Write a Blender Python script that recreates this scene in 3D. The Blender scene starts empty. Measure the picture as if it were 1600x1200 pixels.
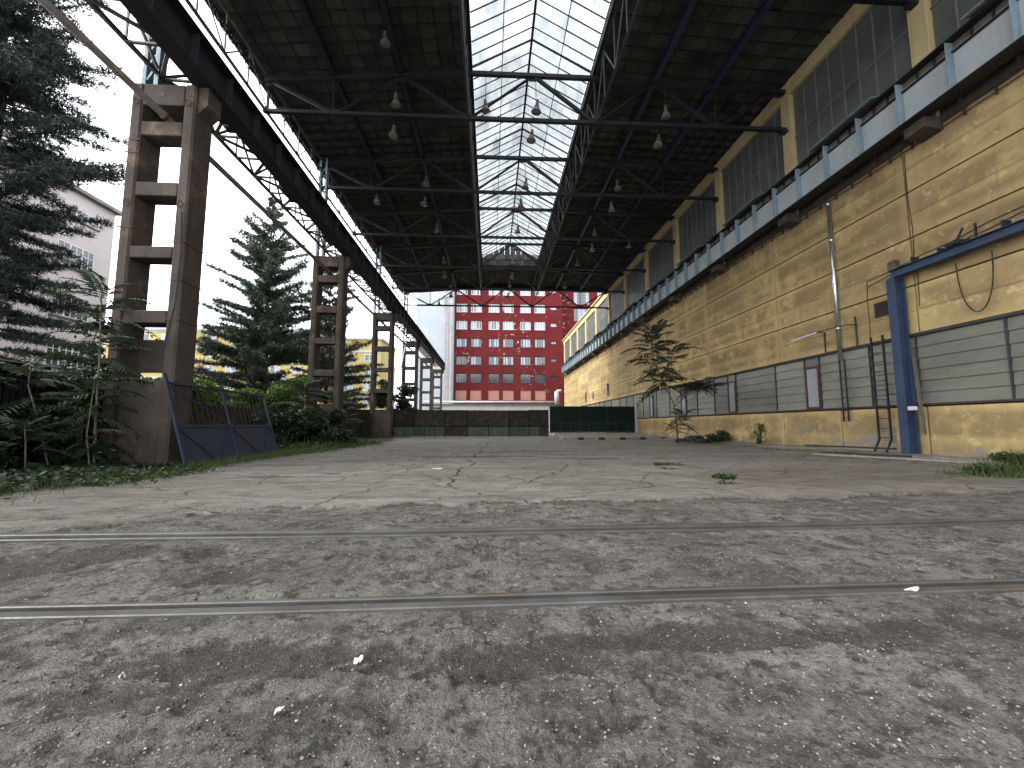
import bpy, math, random
import numpy as np
from mathutils import Vector, Matrix, Euler
R = math.radians
rng = random.Random(7)
nr = np.random.default_rng(11)
sc = bpy.context.scene
COL = sc.collection

# ------------------------------------------------------------------ camera
cam = bpy.data.cameras.new("camera"); camo = bpy.data.objects.new("camera", cam); COL.objects.link(camo)
camo.location = (0, 0, 1.0); camo.rotation_euler = (R(90 + 5.67), 0, R(-2.9))
cam.sensor_width = 36; cam.lens = 36 * 653 / 1600; cam.clip_start = .05; cam.clip_end = 3000
sc.camera = camo
# ------------------------------------------------------------------ sky and sun
SUN_EL, SUN_AZ = R(35), R(258)          # azimuth measured clockwise from +Y
w = bpy.data.worlds.new("World"); sc.world = w; w.use_nodes = True
nt = w.node_tree; nt.nodes.clear()
def wn(t, **k):
    n = nt.nodes.new(t)
    for a, b in k.items(): setattr(n, a, b)
    return n
sky = wn('ShaderNodeTexSky', sky_type='NISHITA', sun_disc=False, sun_elevation=SUN_EL, sun_rotation=SUN_AZ, air_density=1.0, dust_density=3.0)
hsv = wn('ShaderNodeHueSaturation'); hsv.inputs['Saturation'].default_value = .35
nt.links.new(sky.outputs[0], hsv.inputs['Color'])
tc = wn('ShaderNodeTexCoord'); mp = wn('ShaderNodeMapping'); mp.inputs['Scale'].default_value = (1.6, 1.6, 3.2)
nz = wn('ShaderNodeTexNoise'); nz.inputs['Scale'].default_value = 1.7; nz.inputs['Detail'].default_value = 7; nz.inputs['Roughness'].default_value = .6
rp = wn('ShaderNodeValToRGB'); rp.color_ramp.elements[0].position = .30; rp.color_ramp.elements[1].position = .56
nt.links.new(tc.outputs['Generated'], mp.inputs[0]); nt.links.new(mp.outputs[0], nz.inputs['Vector']); nt.links.new(nz.outputs[0], rp.inputs[0])
mx = wn('ShaderNodeMix', data_type='RGBA'); nt.links.new(rp.outputs[0], mx.inputs[0]); nt.links.new(hsv.outputs[0], mx.inputs[6])
mx.inputs[7].default_value = (8.6, 8.9, 9.3, 1)          # bright cloud sheet
bg = wn('ShaderNodeBackground'); bg.inputs[1].default_value = .15
nt.links.new(mx.outputs[2], bg.inputs[0]); wo = wn('ShaderNodeOutputWorld'); nt.links.new(bg.outputs[0], wo.inputs[0])
sun = bpy.data.lights.new("sun", 'SUN'); sun.energy = 1.3; sun.angle = R(28); sun.color = (1, .95, .88)
suno = bpy.data.objects.new("sun", sun); COL.objects.link(suno)
sd = Vector((math.sin(SUN_AZ) * math.cos(SUN_EL), math.cos(SUN_AZ) * math.cos(SUN_EL), math.sin(SUN_EL)))
suno.rotation_euler = sd.to_track_quat('Z', 'Y').to_euler(); suno.location = (-30, -30, 60)
# ------------------------------------------------------------------ exposure
sc.view_settings.view_transform = 'Standard'; sc.view_settings.look = 'None'
sc.view_settings.exposure = 1.8; sc.view_settings.gamma = 1; sc.view_settings.use_curve_mapping = False
sc.render.engine = 'CYCLES'
try:
    sc.cycles.use_denoising = True; sc.cycles.max_bounces = 6; sc.cycles.use_adaptive_sampling = True; sc.cycles.adaptive_threshold = .02; sc.cycles.transparent_max_bounces = 24
    sc.cycles.diffuse_bounces = 4
except Exception: pass

# ================================================================== helpers
LOC = {}
def tag(o, label=None, cat=None, group=None, kind=None):
    if label: o['label'] = label
    if cat: o['category'] = cat
    if group: o['group'] = group
    if kind: o['kind'] = kind
    return o
def thing(name, label, cat, loc=(0, 0, 0), group=None):
    o = bpy.data.objects.new(name, None); COL.objects.link(o); o.location = loc; o.empty_display_size = .2
    tag(o, label, cat, group); return o
def wloc(o):
    l = Vector((0, 0, 0))
    while o is not None:
        l = l + o.location; o = o.parent
    return l
def link(name, me, parent=None, loc=(0, 0, 0), rot=None, scale=None):
    """object at WORLD loc, child of parent (parents are never rotated)"""
    o = bpy.data.objects.new(name, me); COL.objects.link(o)
    if parent is not None:
        o.parent = parent; o.location = Vector(loc) - wloc(parent)
    else: o.location = loc
    if rot: o.rotation_euler = rot
    if scale: o.scale = scale
    return o
class MB:
    def __init__(s): s.v = []; s.f = []
    def add(s, v, f):
        b = len(s.v); s.v += [tuple(p) for p in v]; s.f += [tuple(i + b for i in q) for q in f]; return s
    def box(s, x0, x1, y0, y1, z0, z1):
        return s.add([(x0, y0, z0), (x1, y0, z0), (x1, y1, z0), (x0, y1, z0), (x0, y0, z1), (x1, y0, z1), (x1, y1, z1), (x0, y1, z1)],
                     [(3, 2, 1, 0), (4, 5, 6, 7), (0, 1, 5, 4), (1, 2, 6, 5), (2, 3, 7, 6), (3, 0, 4, 7)])
    def bar(s, p, q, a, b=None, up=(0, 0, 1)):
        """rectangular bar p->q, a wide (side), b high (up)"""
        b = a if b is None else b
        p, q = Vector(p), Vector(q); d = (q - p).normalized(); u = Vector(up)
        if abs(d.dot(u)) > .98: u = Vector((0, 1, 0))
        r = d.cross(u).normalized() * a / 2; u = r.cross(d).normalized() * b / 2
        v = [p - r - u, p + r - u, p + r + u, p - r + u, q - r - u, q + r - u, q + r + u, q - r + u]
        return s.add(v, [(3, 2, 1, 0), (4, 5, 6, 7), (0, 1, 5, 4), (1, 2, 6, 5), (2, 3, 7, 6), (3, 0, 4, 7)])
    def ell(s, p, q, a, t=.012, flip=1, up=(0, 0, 1)):
        """steel angle section"""
        p, q = Vector(p), Vector(q); d = (q - p).normalized(); u = Vector(up)
        if abs(d.dot(u)) > .98: u = Vector((0, 1, 0))
        r = d.cross(u).normalized(); u = r.cross(d).normalized()
        s.bar(p, q, a, t, up=u); o = r * flip * (a / 2 - t / 2) + u * a / 2
        return s.bar(p + o, q + o, t, a, up=u)
    def cyl(s, p, q, r, n=10, r2=None, cap=True):
        p, q = Vector(p), Vector(q); d = (q - p).normalized(); u = Vector((0, 0, 1)) if abs(d.z) < .9 else Vector((1, 0, 0))
        a = d.cross(u).normalized(); b = d.cross(a); r2 = r if r2 is None else r2
        v = [p + (a * math.cos(2 * math.pi * i / n) + b * math.sin(2 * math.pi * i / n)) * r for i in range(n)]
        v += [q + (a * math.cos(2 * math.pi * i / n) + b * math.sin(2 * math.pi * i / n)) * r2 for i in range(n)]
        f = [(i, (i + 1) % n, n + (i + 1) % n, n + i) for i in range(n)]
        if cap: f += [tuple(reversed(range(n))), tuple(range(n, 2 * n))]
        return s.add(v, f)
    def tube(s, pts, r, n=8):
        for a, b in zip(pts, pts[1:]): s.cyl(a, b, r, n)
        return s
    def lathe(s, c, prof, n=14):
        v = []; f = []
        for (r, z) in prof:
            for i in range(n): v.append((c[0] + r * math.cos(2 * math.pi * i / n), c[1] + r * math.sin(2 * math.pi * i / n), c[2] + z))
        for k in range(len(prof) - 1):
            for i in range(n): f.append((k * n + i, k * n + (i + 1) % n, (k + 1) * n + (i + 1) % n, (k + 1) * n + i))
        return s.add(v, f)
    def prism(s, poly, axis, a, b):
        """extrude a polygon (list of 2D) along axis 'x','y','z' from a to b"""
        def P(u, v, t): return {'x': (t, u, v), 'y': (u, t, v), 'z': (u, v, t)}[axis]
        n = len(poly); v = [P(u, w_, a) for u, w_ in poly] + [P(u, w_, b) for u, w_ in poly]
        return s.add(v, [tuple(reversed(range(n))), tuple(range(n, 2 * n))] + [(i, (i + 1) % n, n + (i + 1) % n, n + i) for i in range(n)])
    def mesh(s, name, mat, smooth=False):
        me = bpy.data.meshes.new(name); me.from_pydata(s.v, [], s.f); me.materials.append(mat)
        if smooth: me.polygons.foreach_set('use_smooth', [True] * len(me.polygons))
        me.update(); return me
    def build(s, name, mat, parent=None, smooth=False, fixn=True):
        off = wloc(parent) if parent is not None else Vector((0, 0, 0))
        # vertices are in world coordinates: put the origin at the piece's own base centre
        a = np.array(s.v); lo, hi = a.min(0), a.max(0); c = Vector(((lo[0] + hi[0]) / 2, (lo[1] + hi[1]) / 2, lo[2]))
        me = bpy.data.meshes.new(name); me.from_pydata([(p[0] - c.x, p[1] - c.y, p[2] - c.z) for p in s.v], [], s.f); me.materials.append(mat)
        if smooth:
            me.polygons.foreach_set('use_smooth', [True] * len(me.polygons))
        me.update()
        if fixn:
            import bmesh
            bm = bmesh.new(); bm.from_mesh(me); bmesh.ops.recalc_face_normals(bm, faces=bm.faces); bm.to_mesh(me); bm.free()
        o = bpy.data.objects.new(name, me); COL.objects.link(o); o.location = c
        if parent is not None: o.parent = parent; o.location = c - off
        return o
def np_mesh(name, V, F, mat, smooth=False):
    """fast mesh: V (n,3), F (m,k) constant k"""
    V = np.asarray(V, np.float32); F = np.asarray(F, np.int32); k = F.shape[1]
    me = bpy.data.meshes.new(name); me.vertices.add(len(V)); me.vertices.foreach_set('co', V.ravel())
    me.loops.add(F.size); me.loops.foreach_set('vertex_index', F.ravel())
    me.polygons.add(len(F)); me.polygons.foreach_set('loop_start', np.arange(0, F.size, k, dtype=np.int32))
    me.update(calc_edges=True); me.materials.append(mat)
    if smooth: me.polygons.foreach_set('use_smooth', np.ones(len(F), bool))
    me.update(); return me
def bevel(o, wd=.01, seg=2):
    m = o.modifiers.new('bevel', 'BEVEL'); m.width = wd; m.segments = seg; m.limit_method = 'ANGLE'; return o
ORD = ['first', 'second', 'third', 'fourth', 'fifth', 'sixth', 'seventh', 'eighth', 'ninth', 'tenth']

# ---------------- materials
def new_mat(name):
    m = bpy.data.materials.new(name); m.use_nodes = True; return m, m.node_tree, m.node_tree.nodes['Principled BSDF']
def N(t, typ, **k):
    n = t.nodes.new(typ)
    for a, b in k.items():
        if a in n.inputs: n.inputs[a].default_value = b
        else: setattr(n, a, b)
    return n
def pos(t, scale=(1, 1, 1)):
    g = t.nodes.new('ShaderNodeNewGeometry'); m = t.nodes.new('ShaderNodeMapping'); m.inputs['Scale'].default_value = scale
    t.links.new(g.outputs['Position'], m.inputs[0]); return m.outputs[0]
def noise(t, scale, detail=4, rough=.6, sc3=(1, 1, 1), dist=0):
    n = N(t, 'ShaderNodeTexNoise', Scale=scale, Detail=detail, Roughness=rough, Distortion=dist); t.links.new(pos(t, sc3), n.inputs['Vector']); return n.outputs[0]
def ramp(t, src, stops):
    r = t.nodes.new('ShaderNodeValToRGB'); e = r.color_ramp.elements
    while len(e) < len(stops): e.new(.5)
    for i, (p, c) in enumerate(stops):
        e[i].position = p; e[i].color = (*c, 1) if isinstance(c, tuple) else (c, c, c, 1)
    t.links.new(src, r.inputs[0]); return r.outputs[0]
def mixc(t, fac, a, b, mode='MIX'):
    m = t.nodes.new('ShaderNodeMix'); m.data_type = 'RGBA'; m.blend_type = mode
    for s_, i in ((fac, 0), (a, 6), (b, 7)):
        if hasattr(s_, 'links'): t.links.new(s_, m.inputs[i])
        else: m.inputs[i].default_value = s_ if i == 0 else (*s_, 1)
    return m.outputs[2]
def bump(t, b, src, strength=.3, dist=.02):
    n = N(t, 'ShaderNodeBump', Strength=strength, Distance=dist); t.links.new(src, n.inputs['Height']); t.links.new(n.outputs[0], b.inputs['Normal']); return n
def simple(name, c1, c2=None, rough=.7, metal=0, scale=3, fine=40, bs=.25, bd=.01, streak=0, sc_col=None, spec=.4, rnd=0, stain=None, stain_t=(.55, .68), stain_scale=1.2):
    """two-tone weathered surface: broad noise between c1,c2, fine bump, optional vertical streaks and stains"""
    m, t, b = new_mat(name); c2 = c2 or tuple(x * .6 for x in c1)
    c = mixc(t, ramp(t, noise(t, scale, 6), [(.32, 0.), (.68, 1.)]), c1, c2)
    if streak:
        c = mixc(t, ramp(t, noise(t, 1, 5, .7, (5, 5, .35)), [(.48, 0.), (.72, streak)]), c, sc_col or tuple(x * .3 for x in c2))
    if stain:
        c = mixc(t, ramp(t, noise(t, stain_scale, 7, .65, dist=.3), [(stain_t[0], 0.), (stain_t[1], 1.)]), c, stain)
    if rnd:
        oi = t.nodes.new('ShaderNodeObjectInfo'); c = mixc(t, 1.0, c, ramp(t, oi.outputs['Random'], [(0., 1 - rnd), (1., 1 + rnd * .3)]), 'MULTIPLY')
    t.links.new(c, b.inputs['Base Color']); b.inputs['Metallic'].default_value = metal
    f = noise(t, fine, 5, .7)
    t.links.new(ramp(t, f, [(.3, max(0, rough - .12)), (.7, min(1, rough + .12))]), b.inputs['Roughness'])
    b.inputs['Specular IOR Level'].default_value = spec
    if bs: bump(t, b, f, bs, bd)
    return m
M = {}
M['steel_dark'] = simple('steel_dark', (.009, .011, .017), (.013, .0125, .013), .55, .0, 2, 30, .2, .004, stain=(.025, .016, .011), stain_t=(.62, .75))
M['steel_navy'] = simple('steel_navy', (.012, .026, .07), (.02, .026, .045), .5, 0, 1.5, 40, .2, .004, stain=(.06, .035, .02), stain_t=(.64, .72), stain_scale=4)
M['steel_pale'] = simple('steel_pale', (.20, .28, .33), (.14, .19, .22), .55, 0, 2, 40, .2, .004, streak=.6, sc_col=(.10, .06, .035), stain=(.10, .06, .04), stain_t=(.66, .74), stain_scale=3)
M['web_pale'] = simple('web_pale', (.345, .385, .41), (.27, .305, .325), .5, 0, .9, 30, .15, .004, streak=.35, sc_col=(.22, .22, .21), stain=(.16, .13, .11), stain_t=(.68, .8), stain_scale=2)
M['galv'] = simple('galv', (.52, .54, .56), (.4, .42, .44), .28, .9, 3, 60, .1, .003)
M['concrete'] = simple('concrete', (.072, .058, .048), (.040, .032, .027), .88, 0, 1.3, 22, .5, .012, streak=.55, sc_col=(.030, .023, .018), stain=(.125, .08, .058), stain_t=(.56, .68), spec=.25)
M['concrete_pale'] = simple('concrete_pale', (.215, .20, .178), (.13, .12, .105), .9, 0, 1.6, 26, .5, .012, stain=(.09, .08, .07), stain_t=(.58, .72), spec=.25)
M['deck'] = simple('deck', (.030, .027, .024), (.018, .017, .016), .9, 0, .8, 20, .3, .01)
M['pipe_grey'] = simple('pipe_grey', (.13, .12, .11), (.075, .065, .055), .5, .2, 3, 30, .15, .004, stain=(.08, .045, .025))
M['lamp_white'] = simple('lamp_white', (.09, .09, .087), (.06, .058, .054), .4, 0, 3, 30, .05, .003)
M['lamp_glass'] = simple('lamp_glass', (.125, .125, .122), (.09, .09, .087), .2, 0, 3, 30, 0)
M['rubber'] = simple('rubber', (.018, .018, .018), (.028, .026, .024), .7, 0, 4, 30, .1)
M['rust'] = simple('rust', (.09, .045, .025), (.045, .025, .018), .85, .1, 3, 30, .4, .006)
M['rail_steel'] = simple('rail_steel', (.085, .084, .083), (.045, .042, .038), .5, .3, 3, 50, .25, .003, stain=(.075, .055, .04), stain_t=(.55, .66), stain_scale=3)
M['paper'] = simple('paper', (.55, .55, .53), (.45, .45, .43), .8, 0, 8, 40, .2)
M['bark'] = simple('bark', (.075, .058, .045), (.04, .032, .026), .95, 0, 4, 18, .9, .03, spec=.1)
M['bark_green'] = simple('bark_green', (.13, .12, .07), (.09, .075, .05), .85, 0, 5, 30, .4, .006, spec=.2)
M['white_plaster'] = simple('white_plaster', (.38, .39, .395), (.28, .29, .295), .85, 0, .5, 12, .2, .01, streak=.4, sc_col=(.30, .30, .29))
M['blue_white'] = simple('blue_white', (.30, .33, .355), (.26, .287, .315), .8, 0, .25, 8, .2, .01, streak=.35, sc_col=(.33, .38, .42), stain=(.35, .375, .395), stain_t=(.55, .66), stain_scale=.5)
M['pink_plaster'] = simple('pink_plaster', (.44, .395, .385), (.39, .35, .34), .88, 0, .4, 12, .15, .01, streak=.25, sc_col=(.34, .305, .30))
M['yellow_plaster'] = simple('yellow_plaster', (.36, .285, .105), (.30, .235, .09), .85, 0, .3, 10, .1, .01, streak=.2, sc_col=(.4, .28, .1))
M['cream_trim'] = simple('cream_trim', (.48, .385, .21), (.38, .30, .155), .85, 0, 1, 20, .2, .008, streak=.4, sc_col=(.24, .17, .08))
M['white_frame'] = simple('white_frame', (.55, .56, .57), (.45, .45, .45), .5, 0, 2, 30, .05)
M['dark_frame'] = simple('dark_frame', (.035, .035, .04), (.025, .025, .028), .6, 0, 2, 30, .05)
M['maroon'] = simple('maroon', (.085, .020, .024), (.05, .014, .017), .45, 0, 3, 40, .15, .003)
M['sill_brown'] = simple('sill_brown', (.045, .026, .026), (.03, .02, .02), .6, 0, 3, 30, .2)
M['grey_frame'] = simple('grey_frame', (.17, .175, .17), (.11, .11, .105), .6, 0, 2, 30, .1)
M['ladder_rust'] = simple('ladder_rust', (.27, .17, .14), (.2, .13, .11), .8, 0, 2, 20, .2)
M['brick_fill'] = simple('brick_fill', (.30, .15, .115), (.24, .125, .095), .9, 0, 2, 10, .5, .02)
def glass_mat(name, col, rough=.07, spec=.9, var=.5):
    m, t, b = new_mat(name); c = mixc(t, ramp(t, noise(t, 1.1, 5), [(.35, 0.), (.7, 1.)]), col, tuple(x * var for x in col))
    t.links.new(c, b.inputs['Base Color']); b.inputs['Specular IOR Level'].default_value = spec
    t.links.new(ramp(t, noise(t, 3.5, 4), [(.3, rough), (.75, rough + .12)]), b.inputs['Roughness'])
    bump(t, b, noise(t, .9, 2), .08, .02); return m
M['glass'] = glass_mat('glass', (.05, .06, .07))
M['glass_sky_pale'] = glass_mat('glass_sky_pale', (.24, .27, .30), .10, .7, .8)  # pale base colour; on the red block it paints in the reflected sky
M['glass_dirty'] = glass_mat('glass_dirty', (.105, .113, .11), .32, .45, .6)
# skylight glass: dirty wired glass, light comes through
m, t, b = new_mat('skylight_glass'); t.nodes.remove(b)
tr = N(t, 'ShaderNodeBsdfTransparent'); dfs = N(t, 'ShaderNodeBsdfTranslucent'); gl = N(t, 'ShaderNodeBsdfGlossy', Roughness=.15)
dcol = ramp(t, noise(t, 1.3, 6, .65, (1, .4, 1)), [(.34, (.60, .61, .612)), (.68, (.40, .415, .42))]); t.links.new(dcol, tr.inputs[0])
dfs.inputs[0].default_value = (.55, .58, .58, 1)
a1 = N(t, 'ShaderNodeMixShader'); t.links.new(ramp(t, noise(t, .9, 7, .7, (1, .5, 1)), [(.42, .04), (.75, .45)]), a1.inputs[0]); t.links.new(tr.outputs[0], a1.inputs[1]); t.links.new(dfs.outputs[0], a1.inputs[2])
a2 = N(t, 'ShaderNodeMixShader', Fac=.05); t.links.new(a1.outputs[0], a2.inputs[1]); t.links.new(gl.outputs[0], a2.inputs[2])
t.links.new(a2.outputs[0], t.nodes['Material Output'].inputs[0]); M['skylight_glass'] = m
# ochre wall panels: dirt collects in the middle of each cast panel, edges stay paler
m, t, b = new_mat('ochre')
c = mixc(t, ramp(t, noise(t, .55, 7, .62, (1, 1, 1.3)), [(.34, 0.), (.66, 1.)]), (.50, .38, .175), (.385, .283, .125))
tcn = t.nodes.new('ShaderNodeTexCoord'); sx = t.nodes.new('ShaderNodeSeparateXYZ'); t.links.new(tcn.outputs['Generated'], sx.inputs[0])
def hump(src, p):
    r_ = ramp(t, src, [(0., 0.), (.16, 1.), (.80, 1.), (1., 0.)]); return r_
hm = N(t, 'ShaderNodeMath', operation='MULTIPLY'); t.links.new(ramp(t, sx.outputs[2], [(.02, 0.), (.22, 1.), (.42, .35), (.52, 1.), (.84, .9), (.97, 0.)]), hm.inputs[0]); t.links.new(ramp(t, sx.outputs[1], [(0., .15), (.05, 1.), (.95, 1.), (1., .15)]), hm.inputs[1])
dn_ = N(t, 'ShaderNodeMath', operation='MULTIPLY'); t.links.new(hm.outputs[0], dn_.inputs[0]); t.links.new(ramp(t, noise(t, .95, 10, .70, (1, 1, 1.2), .15), [(.37, 0.), (.52, .85)]), dn_.inputs[1])
c = mixc(t, dn_.outputs[0], c, (.185, .133, .07))
c = mixc(t, ramp(t, noise(t, 1, 6, .7, (3, 3, .25)), [(.52, 0.), (.74, .55)]), c, (.19, .14, .078))
c = mixc(t, ramp(t, noise(t, .28, 5, .6), [(.45, 0.), (.62, .55)]), c, (.27, .20, .105)); c = mixc(t, ramp(t, noise(t, 2.6, 10, .74), [(.57, 0.), (.66, .7)]), c, (.56, .45, .25))
c = mixc(t, ramp(t, noise(t, .9, 9, .74), [(.66, 0.), (.685, .85)]), c, (.27, .23, .18))
oi = t.nodes.new('ShaderNodeObjectInfo'); c = mixc(t, 1.0, c, ramp(t, oi.outputs['Random'], [(0., .76), (1., 1.06)]), 'MULTIPLY')
t.links.new(c, b.inputs['Base Color']); b.inputs['Roughness'].default_value = .88; b.inputs['Specular IOR Level'].default_value = .25
bump(t, b, noise(t, 9, 8, .7), .5, .025); M['ochre'] = m
# base course: same paint, lower part peeled to grey render
m = M['ochre'].copy(); m.name = 'ochre_base'; t = m.node_tree; b = t.nodes['Principled BSDF']; old = b.inputs['Base Color'].links[0].from_socket
gp = t.nodes.new('ShaderNodeNewGeometry'); sz_ = t.nodes.new('ShaderNodeSeparateXYZ'); t.links.new(gp.outputs['Position'], sz_.inputs[0])
hz = N(t, 'ShaderNodeMapRange'); hz.inputs['From Min'].default_value = 1.3; hz.inputs['From Max'].default_value = .1; hz.inputs['To Min'].default_value = -.10; hz.inputs['To Max'].default_value = .14; t.links.new(sz_.outputs[2], hz.inputs[0])
ad = N(t, 'ShaderNodeMath', operation='ADD'); t.links.new(hz.outputs[0], ad.inputs[0]); t.links.new(noise(t, .8, 9, .66), ad.inputs[1])
t.links.new(mixc(t, ramp(t, ad.outputs[0], [(.60, 0.), (.63, .9)]), old, (.20, .185, .165)), b.inputs['Base Color']); M['ochre_base'] = m
# red painted brick with peeled paint
m, t, b = new_mat('red_paint')
c = mixc(t, ramp(t, noise(t, .35, 6), [(.35, 0.), (.68, 1.)]), (.100, .0145, .015), (.074, .011, .012))
pk = N(t, 'ShaderNodeMath', operation='MULTIPLY'); t.links.new(ramp(t, noise(t, 1.1, 9, .75), [(.60, 0.), (.615, 1.)]), pk.inputs[0])
t.links.new(ramp(t, noise(t, .10, 3, .5, (1.6, 1, .8)), [(.53, 0.), (.58, 1.)]), pk.inputs[1])
c = mixc(t, pk.outputs[0], c, (.42, .31, .265)); t.links.new(c, b.inputs['Base Color']); b.inputs['Roughness'].default_value = .9; b.inputs['Specular IOR Level'].default_value = .08
br = N(t, 'ShaderNodeTexBrick', Scale=3.4); t.links.new(pos(t, (1, 1, 1)), br.inputs['Vector']); bump(t, b, noise(t, 6, 6), .3, .02); M['red_paint'] = m
# corrugated / fence sheets
M['sheet_brown'] = simple('sheet_brown', (.044, .038, .026), (.026, .023, .017), .75, .1, 2, 40, .3, .006, streak=.6, sc_col=(.06, .032, .02), stain=(.075, .07, .04), stain_t=(.52, .70), stain_scale=2.2, rnd=.4, spec=.12)
M['sheet_teal'] = simple('sheet_teal', (.09, .108, .10), (.06, .075, .068), .65, .1, 2, 40, .25, .005, streak=.6, sc_col=(.05, .035, .025), stain=(.06, .04, .025), stain_t=(.58, .72), stain_scale=2.2, rnd=.35, spec=.12)
M['sheet_green'] = simple('sheet_green', (.008, .022, .015), (.006, .015, .011), .6, .1, 2, 40, .2, .005, streak=.3, sc_col=(.02, .016, .012), rnd=.3, spec=.12)
M['green_frame'] = simple('green_frame', (.014, .032, .024), (.010, .022, .017), .6, 0, 2, 40, .2, spec=.2)
M['sheet_black'] = simple('sheet_black', (.007, .006, .0055), (.004, .004, .004), .85, 0, 2, 30, .3, .006, rnd=.3, spec=.12)  # near-black tone puts the deep shade by the fence into its colour
M['post_blue'] = simple('post_blue', (.028, .055, .115), (.022, .038, .072), .6, .1, 1.6, 40, .3, .006, streak=.4, sc_col=(.05, .03, .02), stain=(.08, .045, .028), stain_t=(.62, .66), stain_scale=5)
M['gate_blue'] = simple('gate_blue', (.017, .034, .070), (.018, .024, .038), .55, .1, 1.6, 40, .25, .005, stain=(.06, .038, .026), stain_t=(.56, .7), stain_scale=2.5)
# roof soffit panels, per-object tone
M['soffit'] = simple('soffit', (.074, .069, .062), (.040, .037, .033), .95, 0, .9, 14, .6, .02, stain=(.03, .027, .024), stain_t=(.54, .66), stain_scale=.55, rnd=.35, spec=.15)
M['band'] = None
m, t, b = new_mat('fibre_band')
c = mixc(t, ramp(t, noise(t, .6, 5), [(.35, 0.), (.66, 1.)]), (.165, .168, .143), (.11, .11, .092))
c = mixc(t, ramp(t, noise(t, 1, 6, .7, (2, 1.2, 6)), [(.52, 0.), (.72, .6)]), c, (.22, .205, .135))
oi = t.nodes.new('ShaderNodeObjectInfo'); c = mixc(t, 1.0, c, ramp(t, oi.outputs['Random'], [(0., .72), (1., 1.12)]), 'MULTIPLY')
t.links.new(c, b.inputs['Base Color']); b.inputs['Roughness'].default_value = .42; bump(t, b, noise(t, 14, 4), .15, .006); M['band'] = m
# foliage
def leaf_mat(name, c1, c2, trans=.35, rough=.5):
    m, t, b = new_mat(name); g = t.nodes.new('ShaderNodeNewGeometry')
    c = mixc(t, ramp(t, g.outputs['Random Per Island'], [(0., 0.), (1., 1.)]), c1, c2)
    c = mixc(t, ramp(t, noise(t, 1.5, 3), [(.35, 0.), (.7, .5)]), c, tuple(x * .6 for x in c1))
    t.links.new(c, b.inputs['Base Color']); b.inputs['Roughness'].default_value = rough; b.inputs['Specular IOR Level'].default_value = .35
    tl = N(t, 'ShaderNodeBsdfTranslucent'); t.links.new(mixc(t, 1., c, (1.2, 1.35, .6), 'MULTIPLY'), tl.inputs[0])
    ms = N(t, 'ShaderNodeMixShader', Fac=trans); t.links.new(b.outputs[0], ms.inputs[1]); t.links.new(tl.outputs[0], ms.inputs[2])
    t.links.new(ms.outputs[0], t.nodes['Material Output'].inputs[0]); return m
M['needle'] = leaf_mat('needle', (.062, .080, .057), (.033, .045, .034), .12, .6)
M['needle_dark'] = leaf_mat('needle_dark', (.027, .038, .033), (.013, .020, .018), .08, .6)
M['leaf_bright'] = leaf_mat('leaf_bright', (.085, .15, .024), (.052, .10, .017), .4)
M['leaf_mid'] = leaf_mat('leaf_mid', (.045, .078, .022), (.028, .05, .016), .32)
M['leaf_dark'] = leaf_mat('leaf_dark', (.024, .042, .022), (.014, .028, .016), .25, .42)
M['leaf_frond'] = leaf_mat('leaf_frond', (.032, .047, .028), (.02, .033, .021), .25, .38)
M['grass'] = leaf_mat('grass', (.07, .105, .03), (.055, .07, .024), .3)

# ================================================================== ground
def vnoise(x, y, seed):
    xi = np.floor(x).astype(np.int64); yi = np.floor(y).astype(np.int64); fx = x - xi; fy = y - yi
    def h(a, b):
        n = (a * 374761393 + b * 668265263 + seed * 1442695041) & 0xffffffff; n = ((n ^ (n >> 13)) * 1274126177) & 0xffffffff
        return ((n ^ (n >> 16)) & 0xffff) / 65535.
    fx = fx * fx * (3 - 2 * fx); fy = fy * fy * (3 - 2 * fy)
    return (h(xi, yi) * (1 - fx) + h(xi + 1, yi) * fx) * (1 - fy) + (h(xi, yi + 1) * (1 - fx) + h(xi + 1, yi + 1) * fx) * fy
def fbm(x, y, s, o=4, seed=1, g=.5):
    a = 1; t_ = 0; z = 0
    for i in range(o):
        z = z + a * (vnoise(x * s, y * s, seed + i * 17) - .5); t_ += a; a *= g; s *= 2.03
    return z / t_ * 2
def sstep(a, b, x):
    q = np.clip((x - a) / (b - a), 0, 1); return q * q * (3 - 2 * q)
RAIL1 = lambda x: 2.488 + .0165 * x + .0022 * np.clip(x, -9, 9) ** 2          # running edge lines of the two rails
RAIL2 = lambda x: 4.115 + .0150 * x + .0026 * np.clip(x, -9, 9) ** 2
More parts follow.
